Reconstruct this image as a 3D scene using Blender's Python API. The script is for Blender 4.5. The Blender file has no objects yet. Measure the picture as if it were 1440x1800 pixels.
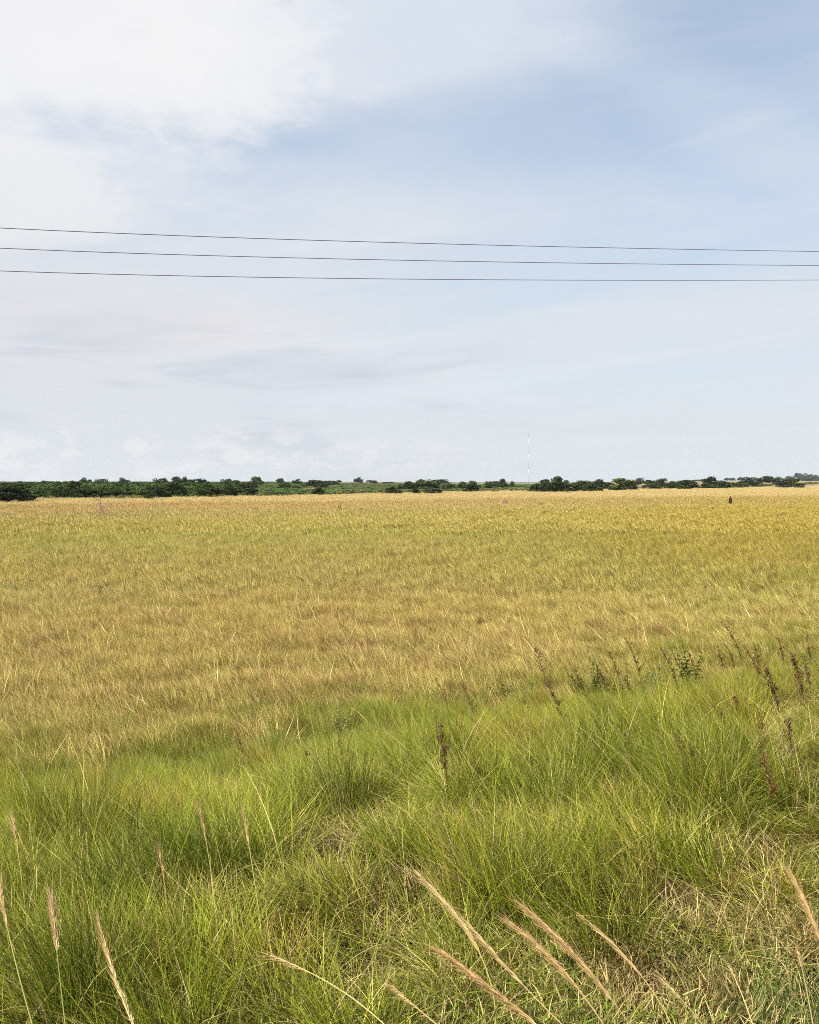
import bpy, bmesh, math, random
import numpy as np
from mathutils import Vector, Matrix
random.seed(7)
rng = np.random.default_rng(7)
SC = bpy.context.scene
COL = SC.collection
R = math.radians

# ------------------------------------------------------------------ camera
F = 1544.0            # focal length in pixels of the 1440 px wide photograph
CAMZ = 4.0
PITCH = math.atan(54 / F)
cam = bpy.data.cameras.new('camera')
cam.sensor_fit = 'HORIZONTAL'
cam.sensor_width = 36
cam.lens = 36 * F / 1440
cam.clip_start = 0.05
cam.clip_end = 30000
camo = bpy.data.objects.new('camera', cam)
camo.location = (0, 0, CAMZ)
camo.rotation_euler = (math.pi / 2 - PITCH, 0, 0)
COL.objects.link(camo)
SC.camera = camo

# ------------------------------------------------------------------ sun and sky
SUN_EL, SUN_AZ = R(51), R(-134)      # azimuth from +Y towards +X
sl = bpy.data.lights.new('sun', 'SUN')
sl.energy = 5.0
sl.angle = R(0.8)
sl.color = (1.0, 0.93, 0.80)
so = bpy.data.objects.new('sun', sl)
sd = Vector((math.sin(SUN_AZ) * math.cos(SUN_EL), math.cos(SUN_AZ) * math.cos(SUN_EL), math.sin(SUN_EL)))
so.rotation_euler = sd.to_track_quat('Z', 'Y').to_euler()
so.location = sd * 100
COL.objects.link(so)
SC.view_settings.view_transform = 'Standard'
SC.view_settings.look = 'None'
SC.view_settings.gamma = 1
SC.view_settings.exposure = 1.0
SC.cycles.max_bounces = 4
SC.cycles.diffuse_bounces = 2
SC.cycles.transmission_bounces = 2
SC.cycles.volume_bounces = 0
SC.cycles.use_denoising = False
SC.cycles.pixel_filter_type = 'BLACKMAN_HARRIS'
SC.cycles.filter_width = 0.95
SC.cycles.sample_clamp_indirect = 4


class NT:
    """small node builder"""
    def __init__(self, tree):
        self.t = tree
        tree.nodes.clear()

    def n(self, typ, **kw):
        nd = self.t.nodes.new(typ)
        for k, v in kw.items():
            setattr(nd, k, v)
        return nd

    def put(self, sock, v):
        if isinstance(v, bpy.types.NodeSocket):
            self.t.links.new(v, sock)
        elif v is not None:
            sock.default_value = v

    def m(self, op, a, b=None, c=None, clamp=False):
        nd = self.n('ShaderNodeMath', operation=op, use_clamp=clamp)
        self.put(nd.inputs[0], a)
        if b is not None: self.put(nd.inputs[1], b)
        if c is not None: self.put(nd.inputs[2], c)
        return nd.outputs[0]

    def mix(self, f, a, b, mode='MIX'):
        nd = self.n('ShaderNodeMix', data_type='RGBA', blend_type=mode)
        nd.clamp_factor = True
        self.put(nd.inputs[0], f)
        self.put(nd.inputs[6], a)
        self.put(nd.inputs[7], b)
        return nd.outputs[2]

    def ss(self, v, a, b, lo=0.0, hi=1.0):
        nd = self.n('ShaderNodeMapRange', interpolation_type='SMOOTHSTEP')
        self.put(nd.inputs[0], v)
        nd.inputs[1].default_value = a
        nd.inputs[2].default_value = b
        nd.inputs[3].default_value = lo
        nd.inputs[4].default_value = hi
        return nd.outputs[0]

    def noise(self, vec, scale, detail=4, rough=0.5, dist=0.0, w=None):
        nd = self.n('ShaderNodeTexNoise')
        if w is not None:
            nd.noise_dimensions = '4D'
            nd.inputs['W'].default_value = w
        self.put(nd.inputs['Vector'], vec)
        nd.inputs['Scale'].default_value = scale
        nd.inputs['Detail'].default_value = detail
        nd.inputs['Roughness'].default_value = rough
        nd.inputs['Distortion'].default_value = dist
        return nd.outputs[0]


def make_world():
    w = bpy.data.worlds.new('World')
    SC.world = w
    w.use_nodes = True
    b = NT(w.node_tree)
    tc = b.n('ShaderNodeTexCoord').outputs['Generated']
    sky = b.n('ShaderNodeTexSky', sky_type='NISHITA')
    sky.sun_disc = False
    sky.sun_elevation = SUN_EL
    sky.sun_rotation = SUN_AZ
    sky.air_density = 1.0
    sky.dust_density = 1.2
    sky.ozone_density = 1.5
    xyz = b.n('ShaderNodeSeparateXYZ')
    b.put(xyz.inputs[0], tc)
    X, Y, Z = xyz.outputs
    az = b.m('ARCTAN2', X, Y)
    el = b.m('ARCSINE', Z)
    # flat cloud layer coordinates
    den = b.m('ADD', b.m('MAXIMUM', Z, 0.0), 0.16)
    cx = b.m('DIVIDE', X, den)
    cy = b.m('DIVIDE', Y, den)
    cv = b.n('ShaderNodeCombineXYZ')
    b.put(cv.inputs[0], cx); b.put(cv.inputs[1], cy)
    P = cv.outputs[0]
    cv2 = b.n('ShaderNodeCombineXYZ')           # wispy stretched coordinates
    b.put(cv2.inputs[0], b.m('MULTIPLY', cx, 0.45)); b.put(cv2.inputs[1], b.m('ADD', cy, b.m('MULTIPLY', cx, 0.35)))
    PW = cv2.outputs[0]
    wn = b.m('SUBTRACT', b.noise(P, 4.0, 7, 0.62, 0.3, w=1.0), 0.5)
    wn2 = b.m('SUBTRACT', b.noise(P, 1.1, 5, 0.6, 0.0, w=4.0), 0.5)
    fine = b.m('SUBTRACT', b.noise(P, 13.0, 7, 0.66, 0.4, w=2.0), 0.5)

    def ell(px, py, rx, ry, soft=0.5, warp=1.0, rot=0.0):
        a0 = math.atan((px - 720) / F)
        e0 = math.atan((846 - py) / F * math.cos(a0))
        u = b.m('SUBTRACT', az, a0)
        v = b.m('SUBTRACT', el, e0)
        c, s = math.cos(rot), math.sin(rot)
        uu = b.m('ADD', b.m('MULTIPLY', u, c), b.m('MULTIPLY', v, s))
        vv = b.m('ADD', b.m('MULTIPLY', u, -s), b.m('MULTIPLY', v, c))
        uu = b.m('MULTIPLY', uu, F / rx)
        vv = b.m('MULTIPLY', vv, F / ry)
        r = b.m('SQRT', b.m('ADD', b.m('MULTIPLY', uu, uu), b.m('MULTIPLY', vv, vv)))
        r = b.m('ADD', r, b.m('MULTIPLY', wn, warp))
        r = b.m('ADD', r, b.m('MULTIPLY', fine, warp * 0.6))
        return b.ss(r, 1 - soft, 1 + soft, 1.0, 0.0)
    S = 5.00         # radiance is scaled by the Background strength 0.1 and the exposure
    def c(r, g, bb): return (r * S, g * S, bb * S, 1)
    # thin veil over the blue: strong at the horizon, thin overhead
    veil = b.ss(el, 0.0, 0.62, 0.94, 0.64)
    wisp = b.noise(PW, 1.6, 6, 0.6, 0.5, w=7.0)
    veil = b.m('ADD', veil, b.m('MULTIPLY', b.m('SUBTRACT', wisp, 0.5), 0.75))
    veil = b.m('ADD', veil, b.m('MULTIPLY', wn2, 0.25))
    veil = b.m('SUBTRACT', veil, b.m('MULTIPLY', ell(935, 205, 260, 190, 0.9, 0.7), 0.12))
    veil = b.m('SUBTRACT', veil, b.m('MULTIPLY', ell(1420, 40, 420, 260, 0.8, 0.6), 0.20))
    veil = b.m('SUBTRACT', veil, b.m('MULTIPLY', ell(560, 240, 260, 90, 0.8, 0.7), 0.03))
    veil = b.m('ADD', veil, b.m('MULTIPLY', ell(760, 50, 270, 95, 0.8, 1.0), 0.45))
    veil = b.m('ADD', veil, b.m('MULTIPLY', ell(1300, 240, 260, 50, 0.8, 0.9, -0.5), 0.16))
    veil = b.m('ADD', veil, b.m('MULTIPLY', ell(860, 390, 240, 60, 0.8, 0.9), 0.14))
    veil = b.m('ADD', veil, b.m('MULTIPLY', ell(0, 480, 520, 300, 0.8, 0.6), 0.14))
    veil = b.m('SUBTRACT', veil, b.m('MULTIPLY', ell(170, 228, 320, 26, 0.8, 0.7), 0.45))
    veil = b.m('MINIMUM', b.m('MAXIMUM', veil, 0.1), 0.97)
    hazecol = b.mix(b.ss(el, 0.0, 0.5), c(0.735, 0.77, 0.815), c(0.705, 0.765, 0.85))
    skyc = b.mix(1.0, sky.outputs[0], (0.74, 0.84, 0.86, 1), 'MULTIPLY')
    base = b.mix(veil, skyc, hazecol)
    # thin white cloud sheets
    sh = b.m('MULTIPLY', b.ss(b.noise(PW, 2.3, 7, 0.62, 0.8, w=12.0), .46, .72), b.ss(el, 0.02, 0.2, 0.5, 1.0))
    base = b.mix(b.m('MULTIPLY', sh, 0.6), base, c(0.83, 0.85, 0.89))
    # clouds
    big = ell(60, -80, 430, 262, 0.55, 1.0)
    big2 = ell(395, -20, 165, 200, 0.34, 1.2)
    base = b.mix(b.m('MULTIPLY', big2, 0.70), base, c(0.86, 0.875, 0.91))
    base = b.mix(b.m('MULTIPLY', big, 0.93), base, c(0.92, 0.915, 0.92))
    sec = ell(20, 345, 165, 78, 0.26, 0.8)
    base = b.mix(b.m('MULTIPLY', sec, 0.72), base, c(0.86, 0.86, 0.88))
    pink = ell(300, 575, 260, 42, 0.7, 1.2)
    base = b.mix(b.m('MULTIPLY', pink, 0.6), base, c(0.84, 0.80, 0.81))
    gl = ell(60, 560, 300, 120, 0.8, 0.8)
    base = b.mix(b.m('MULTIPLY', gl, 0.5), base, c(0.76, 0.76, 0.80))
    # grey layered streaks low on the left
    cv3 = b.n('ShaderNodeCombineXYZ')
    b.put(cv3.inputs[0], b.m('MULTIPLY', az, 4.0)); b.put(cv3.inputs[1], b.m('MULTIPLY', el, 26.0))
    LP = cv3.outputs[0]
    st = b.noise(LP, 1.0, 6, 0.6, 0.6, w=3.0)
    lowmask = b.m('MULTIPLY', ell(330, 700, 620, 130, 0.6, 0.5), b.ss(st, 0.47, 0.68))
    base = b.mix(b.m('MULTIPLY', lowmask, 0.8), base, c(0.60, 0.645, 0.71))
    gs = ell(560, 655, 150, 22, 0.6, 1.3)
    base = b.mix(b.m('MULTIPLY', gs, 0.35), base, c(0.58, 0.63, 0.70))
    # small cumulus heads above the horizon
    cv4 = b.n('ShaderNodeCombineXYZ')
    b.put(cv4.inputs[0], b.m('MULTIPLY', az, 22.0)); b.put(cv4.inputs[1], b.m('MULTIPLY', el, 46.0))
    cu = b.noise(cv4.outputs[0], 1.0, 6, 0.6, 0.3, w=9.0)
    cum = b.m('MULTIPLY', ell(250, 800, 480, 48, 0.5, 0.6), b.ss(cu, 0.46, 0.60))
    base = b.mix(b.m('MULTIPLY', cum, 0.6), base, c(0.87, 0.86, 0.87))
    # below the horizon: dull ground light
    base = b.mix(b.ss(el, -0.02, 0.0, 1.0, 0.0), base, c(0.25, 0.25, 0.16))
    bg = b.n('ShaderNodeBackground')
    b.put(bg.inputs[0], base)
    bg.inputs[1].default_value = 0.1
    out = b.n('ShaderNodeOutputWorld')
    b.t.links.new(bg.outputs[0], out.inputs[0])


make_world()

# ------------------------------------------------------------------ helpers
def tag(o, label=None, cat=None, group=None, kind=None):
    if label: o['label'] = label
    if cat: o['category'] = cat
    if group: o['group'] = group
    if kind: o['kind'] = kind
    return o


def link(name, me, mat=None, parent=None, loc=None):
    o = bpy.data.objects.new(name, me)
    COL.objects.link(o)
    if mat is not None and me is not None:
        if not me.materials: me.materials.append(mat)
    if parent is not None: o.parent = parent
    if loc is not None: o.location = loc
    return o


def empty(name, loc, rz=0, scale=1):
    o = bpy.data.objects.new(name, None)
    COL.objects.link(o)
    o.location = loc
    o.rotation_euler = (0, 0, rz)
    o.scale = (scale, scale, scale)
    o.empty_display_size = 0.2
    return o


def mesh_np(name, V, Fc, attrs=None):
    """V (n,3), Fc list of equally sized index arrays (k,3|4) ; attrs: dict name->(n,) or (n,4)"""
    me = bpy.data.meshes.new(name)
    V = np.asarray(V, dtype=np.float32)
    me.vertices.add(len(V))
    me.vertices.foreach_set('co', V.ravel())
    if not isinstance(Fc, list): Fc = [Fc]
    Fc = [np.asarray(f, dtype=np.int32) for f in Fc if len(f)]
    if Fc:
        tot = sum(f.size for f in Fc)
        npoly = sum(len(f) for f in Fc)
        me.loops.add(tot)
        me.loops.foreach_set('vertex_index', np.concatenate([f.ravel() for f in Fc]))
        me.polygons.add(npoly)
        ls = []
        s = 0
        for f in Fc:
            k = f.shape[1]
            ls.append(s + np.arange(len(f)) * k)
            s += f.size
        me.polygons.foreach_set('loop_start', np.concatenate(ls).astype(np.int32))
    for k, a in (attrs or {}).items():
        a = np.asarray(a)
        if a.ndim == 2 and a.shape[1] == 4:
            at = me.attributes.new(k, 'FLOAT_COLOR', 'POINT')
            at.data.foreach_set('color', a.astype(np.float32).ravel())
        elif a.ndim == 2:
            at = me.attributes.new(k, 'FLOAT_VECTOR', 'POINT')
            at.data.foreach_set('vector', a.astype(np.float32).ravel())
        elif a.dtype.kind == 'i':
            at = me.attributes.new(k, 'INT', 'POINT')
            at.data.foreach_set('value', a.astype(np.int32))
        else:
            at = me.attributes.new(k, 'FLOAT', 'POINT')
            at.data.foreach_set('value', a.astype(np.float32))
    me.update(calc_edges=True)
    return me


class MB:
    """mesh collector: tubes, leaves, quads"""
    def __init__(self):
        self.v = []; self.f = []; self.r = []

    def tube(self, pts, r0, r1, n=6, cap=True, rnd=None, prof=None):
        pts = [Vector(p) for p in pts]
        rnd = random.random() if rnd is None else rnd
        base = len(self.v)
        N = len(pts)
        for i, p in enumerate(pts):
            t = (pts[min(i + 1, N - 1)] - pts[max(i - 1, 0)]).normalized()
            a = t.orthogonal().normalized() if abs(t.z) > 0.99 else t.cross(Vector((0, 0, 1))).normalized()
            c = t.cross(a)
            k = i / max(N - 1, 1)
            rad = r0 + (r1 - r0) * k
            if prof: rad *= prof(k)
            for j in range(n):
                an = 2 * math.pi * j / n
                self.v.append(p + a * (math.cos(an) * rad) + c * (math.sin(an) * rad))
                self.r.append(rnd)
        for i in range(N - 1):
            for j in range(n):
                self.f.append((base + i * n + j, base + i * n + (j + 1) % n, base + (i + 1) * n + (j + 1) % n, base + (i + 1) * n + j))
        if cap:
            self.f.append(tuple(base + j for j in reversed(range(n))))
            self.f.append(tuple(base + (N - 1) * n + j for j in range(n)))

    def leaf(self, p, d, L, W, up=None, fold=0.15, droop=0.25):
        """lens shaped leaf in 4 quads/tris from p along d"""
        d = Vector(d).normalized()
        up = Vector(up) if up is not None else Vector((random.uniform(-.4, .4), random.uniform(-.4, .4), 1))
        s = d.cross(up)
        if s.length < 1e-4: s = d.orthogonal()
        s.normalize()
        u = s.cross(d).normalized()
        b = len(self.v)
        rn = random.random()
        p = Vector(p)
        for t, w in ((0, .05), (.3, .9), (.65, .75), (1, 0)):
            c = p + d * (L * t) - u * (droop * L * t * t)
            if w > 0:
                self.v += [c - s * W * w / 2 + u * fold * W * w, c, c + s * W * w / 2 + u * fold * W * w]
                self.r += [rn] * 3
            else:
                self.v.append(c); self.r.append(rn)
        for i in range(2):
            q = b + i * 3
            self.f += [(q, q + 1, q + 4, q + 3), (q + 1, q + 2, q + 5, q + 4)]
        q = b + 6
        self.f += [(q, q + 1, b + 9), (q + 1, q + 2, b + 9)]

    def blob(self, p, r, sq=(1, 1, 1), n=6, m=4):
        b = len(self.v)
        rn = random.random()
        p = Vector(p)
        ph = random.random() * 6
        for i in range(1, m):
            th = math.pi * i / m
            for j in range(n):
                a = 2 * math.pi * j / n + ph
                k = r * random.uniform(.8, 1.15)
                self.v.append(p + Vector((math.sin(th) * math.cos(a) * k * sq[0], math.sin(th) * math.sin(a) * k * sq[1], math.cos(th) * k * sq[2])))
                self.r.append(rn)
        t = len(self.v)
        self.v += [p + Vector((0, 0, r * sq[2])), p - Vector((0, 0, r * sq[2]))]
        self.r += [rn] * 2
        for i in range(m - 2):
            for j in range(n):
                self.f.append((b + i * n + j, b + (i + 1) * n + j, b + (i + 1) * n + (j + 1) % n, b + i * n + (j + 1) % n))
        for j in range(n):
            self.f.append((t, b + j, b + (j + 1) % n))
            q = b + (m - 2) * n
            self.f.append((t + 1, q + (j + 1) % n, q + j))

    def build(self, name, mat, parent=None, smooth=True):
        me = bpy.data.meshes.new(name)
        me.from_pydata([tuple(v) for v in self.v], [], self.f)
        at = me.attributes.new('rnd', 'FLOAT', 'POINT')
        at.data.foreach_set('value', np.array(self.r, dtype=np.float32))
        if smooth: me.polygons.foreach_set('use_smooth', [True] * len(me.polygons))
        me.update()
        return link(name, me, mat, parent)


# ------------------------------------------------------------------ value noise (numpy)
def vnoise(x, y, seed=0):
    xi = np.floor(x).astype(np.int64); yi = np.floor(y).astype(np.int64)
    xf = x - xi; yf = y - yi
    xf = xf * xf * (3 - 2 * xf); yf = yf * yf * (3 - 2 * yf)
    def h(a, b):
        n = (a * 374761393 + b * 668265263 + seed * 974634777) & 0xffffffff
        n = ((n ^ (n >> 13)) * 1274126177) & 0xffffffff
        n = (n ^ (n >> 16)) & 0xffff
        return n / 65535.0
    return (h(xi, yi) * (1 - xf) + h(xi + 1, yi) * xf) * (1 - yf) + (h(xi, yi + 1) * (1 - xf) + h(xi + 1, yi + 1) * xf) * yf


def fbm(x, y, seed=0, o=4):
    s = 0; a = 0.5; t = 0
    for i in range(o):
        s = s + a * vnoise(x * 2 ** i + 17.3 * i, y * 2 ** i - 9.1 * i, seed + i)
        t += a; a *= 0.5
    return s / t


def sstep(v, a, b):
    t = np.clip((v - a) / (b - a), 0, 1)
    return t * t * (3 - 2 * t)


# ------------------------------------------------------------------ terrain
def toe_u(x, y):
    return (y - 0.57 * x - 15) / 1.15


def acol(x, y):
    """bearing expressed as column of the photo"""
    return np.clip(720 + F * x / np.maximum(y, 1.0), -600, 2040)


EDGE_A = [-600, 0, 370, 720, 930, 1160, 1440, 2040]
EDGE_D = [150, 182, 206, 280, 343, 445, 700, 900]
def edge_d(a):
    return np.interp(a, EDGE_A, EDGE_D)


def ground_z(x, y):
    x = np.asarray(x, dtype=float); y = np.asarray(y, dtype=float)
    u = toe_u(x, y)
    z = 2.3 * sstep(-u, 0.3, 10.6)
    a = acol(x, y)
    d = np.hypot(x, y)
    z = z + 1.9 * sstep(d, 300, 1000) * sstep(-a, -900, -500) * (y > 0)
    z = z + 4.2 * sstep(d, 500, 1150) * sstep(a, 980, 1350) * (y > 0)
    near = np.exp(-d / 60)
    z = z + (fbm(x * 0.9, y * 0.9, 3) - 0.5) * 0.22 * near + (fbm(x * 0.12, y * 0.12, 5) - 0.5) * 0.5 * (1 - near) * sstep(d, 15, 60)
    return z


def gz(x, y):
    return float(ground_z(np.array([x]), np.array([y]))[0])


def ray(px, py):
    v = Vector(((px - 720) / F, 1.0, -(py - 900) / F))
    c, s = math.cos(PITCH), math.sin(PITCH)
    return Vector((v.x, v.y * c + v.z * s, -v.y * s + v.z * c))


def at(px, py, d):
    """point of the photo column/row at forward distance d"""
    r = ray(px, py)
    return Vector((0, 0, CAMZ)) + r * (d / r.y)


def on_ground(px, py):
    r = ray(px, py)
    t = 1.2 * 1.002 ** np.arange(4200)
    g = ground_z(r.x * t, r.y * t)
    hit = np.nonzero(CAMZ + r.z * t < g)[0]
    k = t[hit[0]] if len(hit) else t[-1]
    p = Vector((0, 0, CAMZ)) + r * float(k)
    p.z = gz(p.x, p.y)
    return p


def C3(*c): return np.array(c)
GOLD = C3(.46, .382, .100); MUST = C3(.45, .35, .065); YG = C3(.41, .395, .095); TAN = C3(.49, .392, .155)
BRN = C3(.42, .28, .11); STRAW = C3(.62, .485, .225); GRN = C3(.30, .34, .05); SOIL = C3(.10, .07, .04)


def lerp(a, b, t):
    return a + (b - a) * t[..., None]


def field_col(x, y):
    x = np.asarray(x, dtype=float); y = np.asarray(y, dtype=float)
    a = acol(x, y); d = np.hypot(x, y)
    n1 = fbm(x / 14, y / 14, 21); n2 = fbm(x / 4.0, y / 4.0, 31); n3 = fbm(x / 30, y / 22, 41); n4 = fbm(x / 1.3, y / 1.3, 51)
    c = np.zeros(x.shape + (3,)) + YG
    c = lerp(c, GOLD, np.maximum(sstep(n1, .35, .65), .92 * sstep(d, 45, 85)))
    c = lerp(c, MUST, sstep(a, 750, 1350) * sstep(d, 25, 50) * .85)
    c = lerp(c, TAN, sstep(n2, .45, .75) * .35 * (1 - .6 * sstep(a, 800, 1200)))
    c = lerp(c, GRN, sstep(n3 * .6 + n2 * .4, .56, .72) * (.75 - .4 * sstep(d, 50, 80)) * (1 - sstep(d, 90, 130)))
    # drier and browner close to the bank
    c = lerp(c, TAN * C3(.98, .9, .85), (1 - sstep(d, 16, 62)) * (1 - .6 * sstep(a, 700, 1300)) * .35)
    c = lerp(c, BRN, sstep(n4, .56, .72) * (1 - sstep(d, 22, 45)) * .6)
    sd_ = np.interp(a, [-600, 0, 720, 930, 1440, 2040], [140, 148, 172, 190, 235, 260])
    q = d / sd_
    nb = fbm(x / 60, y / 9, 61)
    c = lerp(c, TAN * .95, sstep(q, .52, .70) * .8 * (1 - .5 * sstep(a, 900, 1300)))
    c = lerp(c, BRN * 1.25, sstep(q + (nb - .5) * .3, .66, .76) * (1 - sstep(q + (nb - .5) * .3, .86, .98)) * .6 * (1 - .5 * sstep(a, 800, 1100)))
    c = lerp(c, STRAW, sstep(q + (nb - .5) * .15, .92, 1.08))
    return c


def land_col(x, y):
    a = acol(x, y); d = np.hypot(x, y)
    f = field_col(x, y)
    n = fbm(x / 90, y / 35, 71); m = fbm(x / 25, y / 12, 81)
    far = np.zeros(x.shape + (3,)) + C3(.10, .13, .04)
    mid = lerp(np.zeros(x.shape + (3,)) + C3(.11, .17, .045), C3(.40, .34, .17), sstep(n, .44, .62))
    right = lerp(np.zeros(x.shape + (3,)) + C3(.36, .28, .12), C3(.17, .18, .07), sstep(m, .45, .65) * .7)
    far = lerp(far, mid, sstep(a, 330, 480))
    far = lerp(far, right, sstep(a, 900, 1000))
    far = lerp(far, C3(.07, .09, .045), sstep(d, 1800, 3200))
    e = edge_d(a)
    t = sstep(d + (m - .5) * 12, e - 3, e + 8)
    c = lerp(f * .72, far, t)
    # bank: litter between the tussocks, colour lowered to act as shade in the gaps
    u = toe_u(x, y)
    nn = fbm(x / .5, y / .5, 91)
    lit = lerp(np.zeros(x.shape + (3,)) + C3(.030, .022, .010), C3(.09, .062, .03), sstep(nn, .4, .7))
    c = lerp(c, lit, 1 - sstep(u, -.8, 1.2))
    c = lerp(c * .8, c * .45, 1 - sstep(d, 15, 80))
    return c


def make_ground():
    rr = np.concatenate([[0.02], np.geomspace(0.5, 3700, 330)])
    an = np.concatenate([np.linspace(-40, 40, 301), np.linspace(40, 320, 90)[1:-1]])
    an = np.radians(an)
    Rr, An = np.meshgrid(rr, an, indexing='ij')
    x = Rr * np.sin(An); y = Rr * np.cos(An)
    z = ground_z(x, y)
    V = np.stack([x, y, z], -1).reshape(-1, 3)
    nr, na = len(rr), len(an)
    i = np.arange(nr - 1)[:, None]; j = np.arange(na)[None, :]
    jn = (j + 1) % na
    Fq = np.stack([i * na + j + 0 * i, (i + 1) * na + j, (i + 1) * na + jn, i * na + jn], -1).reshape(-1, 4)[:, ::-1]
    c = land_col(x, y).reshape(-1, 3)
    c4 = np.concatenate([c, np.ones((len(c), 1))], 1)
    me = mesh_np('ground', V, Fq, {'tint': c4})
    me.polygons.foreach_set('use_smooth', [True] * len(me.polygons))
    mt = bpy.data.materials.new('ground_earth')
    mt.use_nodes = True
    b = NT(mt.node_tree)
    at_ = b.n('ShaderNodeAttribute', attribute_name='tint').outputs[0]
    pos = b.n('ShaderNodeNewGeometry').outputs['Position']
    mp = b.n('ShaderNodeMapping'); b.put(mp.inputs[0], pos); mp.inputs[3].default_value = (1, .5, 1)
    k = b.noise(pos, 11, 5, .7)
    k2 = b.noise(mp.outputs[0], 0.35, 6, .7)
    v = b.m('MULTIPLY', b.ss(k, .25, .75, .5, 1.15), b.ss(k2, .3, .7, .70, 1.1))
    hs = b.n('ShaderNodeHueSaturation'); b.put(hs.inputs['Color'], at_); b.put(hs.inputs['Value'], v)
    bs = b.n('ShaderNodeBsdfPrincipled'); b.put(bs.inputs['Base Color'], hs.outputs[0]); bs.inputs['Roughness'].default_value = .95
    bs.inputs['Specular IOR Level'].default_value = .1
    bp = b.n('ShaderNodeBump'); bp.inputs['Strength'].default_value = .6; bp.inputs['Distance'].default_value = .04
    b.put(bp.inputs['Height'], k); b.put(bs.inputs['Normal'], bp.outputs[0])
    o = b.n('ShaderNodeOutputMaterial'); b.t.links.new(bs.outputs[0], o.inputs[0])
    g = link('ground', me, mt)
    tag(g, 'open grassland ground running out to the horizon', 'ground', kind='structure')


make_ground()

# ------------------------------------------------------------------ materials
GAIN = .76


def plant_mat(name, col, col2, transl=.3, instancer=False, dry=(.67, .53, .24), var=.5, spec=.05, root=None):
    """leaf or blade: per leaf tone from 'rnd', dry ones from 'dry'"""
    mt = bpy.data.materials.new(name)
    mt.use_nodes = True
    b = NT(mt.node_tree)
    rnd = b.n('ShaderNodeAttribute', attribute_name='rnd').outputs['Fac']
    if instancer:
        base = b.n('ShaderNodeAttribute', attribute_name='tint', attribute_type='INSTANCER').outputs[0]
        dr = b.n('ShaderNodeAttribute', attribute_name='dry').outputs['Fac']
        base = b.mix(dr, base, (*dry, 1))
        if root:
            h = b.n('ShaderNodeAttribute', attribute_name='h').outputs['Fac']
            base = b.mix(b.ss(h, 0.0, .45, .5, 0.0), base, (*root, 1))  # brownish root colour, deepened to mimic shade low in the grass
    else:
        pos = b.n('ShaderNodeTexCoord').outputs['Object']
        k = b.noise(pos, 3, 4, .6)
        base = b.mix(b.ss(k, .35, .65), (*col, 1), (*col2, 1))
    hs = b.n('ShaderNodeHueSaturation')
    b.put(hs.inputs['Color'], base)
    b.put(hs.inputs['Value'], b.ss(rnd, 0, 1, (1 - var) * GAIN, (1 + var) * GAIN))
    b.put(hs.inputs['Hue'], b.ss(b.m('FRACT', b.m('MULTIPLY', rnd, 7.31)), 0, 1, .485, .515))
    col_ = hs.outputs[0]
    bs = b.n('ShaderNodeBsdfPrincipled'); b.put(bs.inputs['Base Color'], col_)
    bs.inputs['Roughness'].default_value = .55
    bs.inputs['Specular IOR Level'].default_value = spec
    o = b.n('ShaderNodeOutputMaterial')
    if transl > 0:
        tr = b.n('ShaderNodeBsdfTranslucent'); b.put(tr.inputs[0], col_)
        mx = b.n('ShaderNodeMixShader'); mx.inputs[0].default_value = transl
        b.t.links.new(bs.outputs[0], mx.inputs[1]); b.t.links.new(tr.outputs[0], mx.inputs[2])
        b.t.links.new(mx.outputs[0], o.inputs[0])
    else:
        b.t.links.new(bs.outputs[0], o.inputs[0])
    return mt


def flat_mat(name, col, rough=.7, var=.25, scale=8, metal=0, spec=.3):
    mt = bpy.data.materials.new(name)
    mt.use_nodes = True
    b = NT(mt.node_tree)
    pos = b.n('ShaderNodeTexCoord').outputs['Object']
    k = b.noise(pos, scale, 5, .6)
    hs = b.n('ShaderNodeHueSaturation'); hs.inputs['Color'].default_value = (*col, 1)
    b.put(hs.inputs['Value'], b.ss(k, .3, .7, 1 - var, 1 + var))
    bs = b.n('ShaderNodeBsdfPrincipled'); b.put(bs.inputs['Base Color'], hs.outputs[0])
    bs.inputs['Roughness'].default_value = rough; bs.inputs['Metallic'].default_value = metal
    bs.inputs['Specular IOR Level'].default_value = spec
    o = b.n('ShaderNodeOutputMaterial'); b.t.links.new(bs.outputs[0], o.inputs[0])
    return mt


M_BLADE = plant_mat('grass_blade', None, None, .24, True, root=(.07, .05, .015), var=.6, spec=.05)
M_WOODLEAF = plant_mat('scrub_leaf', None, None, .2, True, var=.55)
M_DARK = plant_mat('dark_leaf', (.024, .040, .009), (.052, .078, .016), .15, var=.8)
M_MIDL = plant_mat('green_leaf', (.042, .072, .014), (.085, .12, .024), .2, var=.75)
M_PALE = plant_mat('dull_leaf', (.06, .075, .035), (.09, .10, .05), .2, var=.5)
M_BARK = flat_mat('bark', (.12, .09, .065), .9, .35, 5)
M_DRY = plant_mat('dry_stalk', (.56, .41, .17), (.68, .52, .26), .3, var=.3)
M_DRYB = plant_mat('brown_seed', (.52, .35, .15), (.64, .46, .22), .35, var=.3)
M_GREENST = plant_mat('green_stalk', (.33, .33, .09), (.42, .40, .13), .2, var=.25)
M_WEEDB = plant_mat('dead_weed_stem', (.075, .04, .025), (.11, .06, .035), 0, var=.3)
M_WEEDS = plant_mat('dead_weed_seed', (.12, .075, .035), (.20, .12, .055), 0, var=.45)
M_WEEDR = plant_mat('red_brown_seed', (.20, .09, .04), (.28, .14, .06), 0, var=.4)
M_WLEAF = plant_mat('weed_leaf', (.12, .14, .025), (.18, .20, .04), .25, var=.4)
M_FLOW = plant_mat('pale_flower', (.45, .40, .45), (.55, .50, .55), .3, var=.2)
M_WIRE = flat_mat('wire_metal', (.17, .17, .22), .55, .15, 3, metal=.3)

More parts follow.
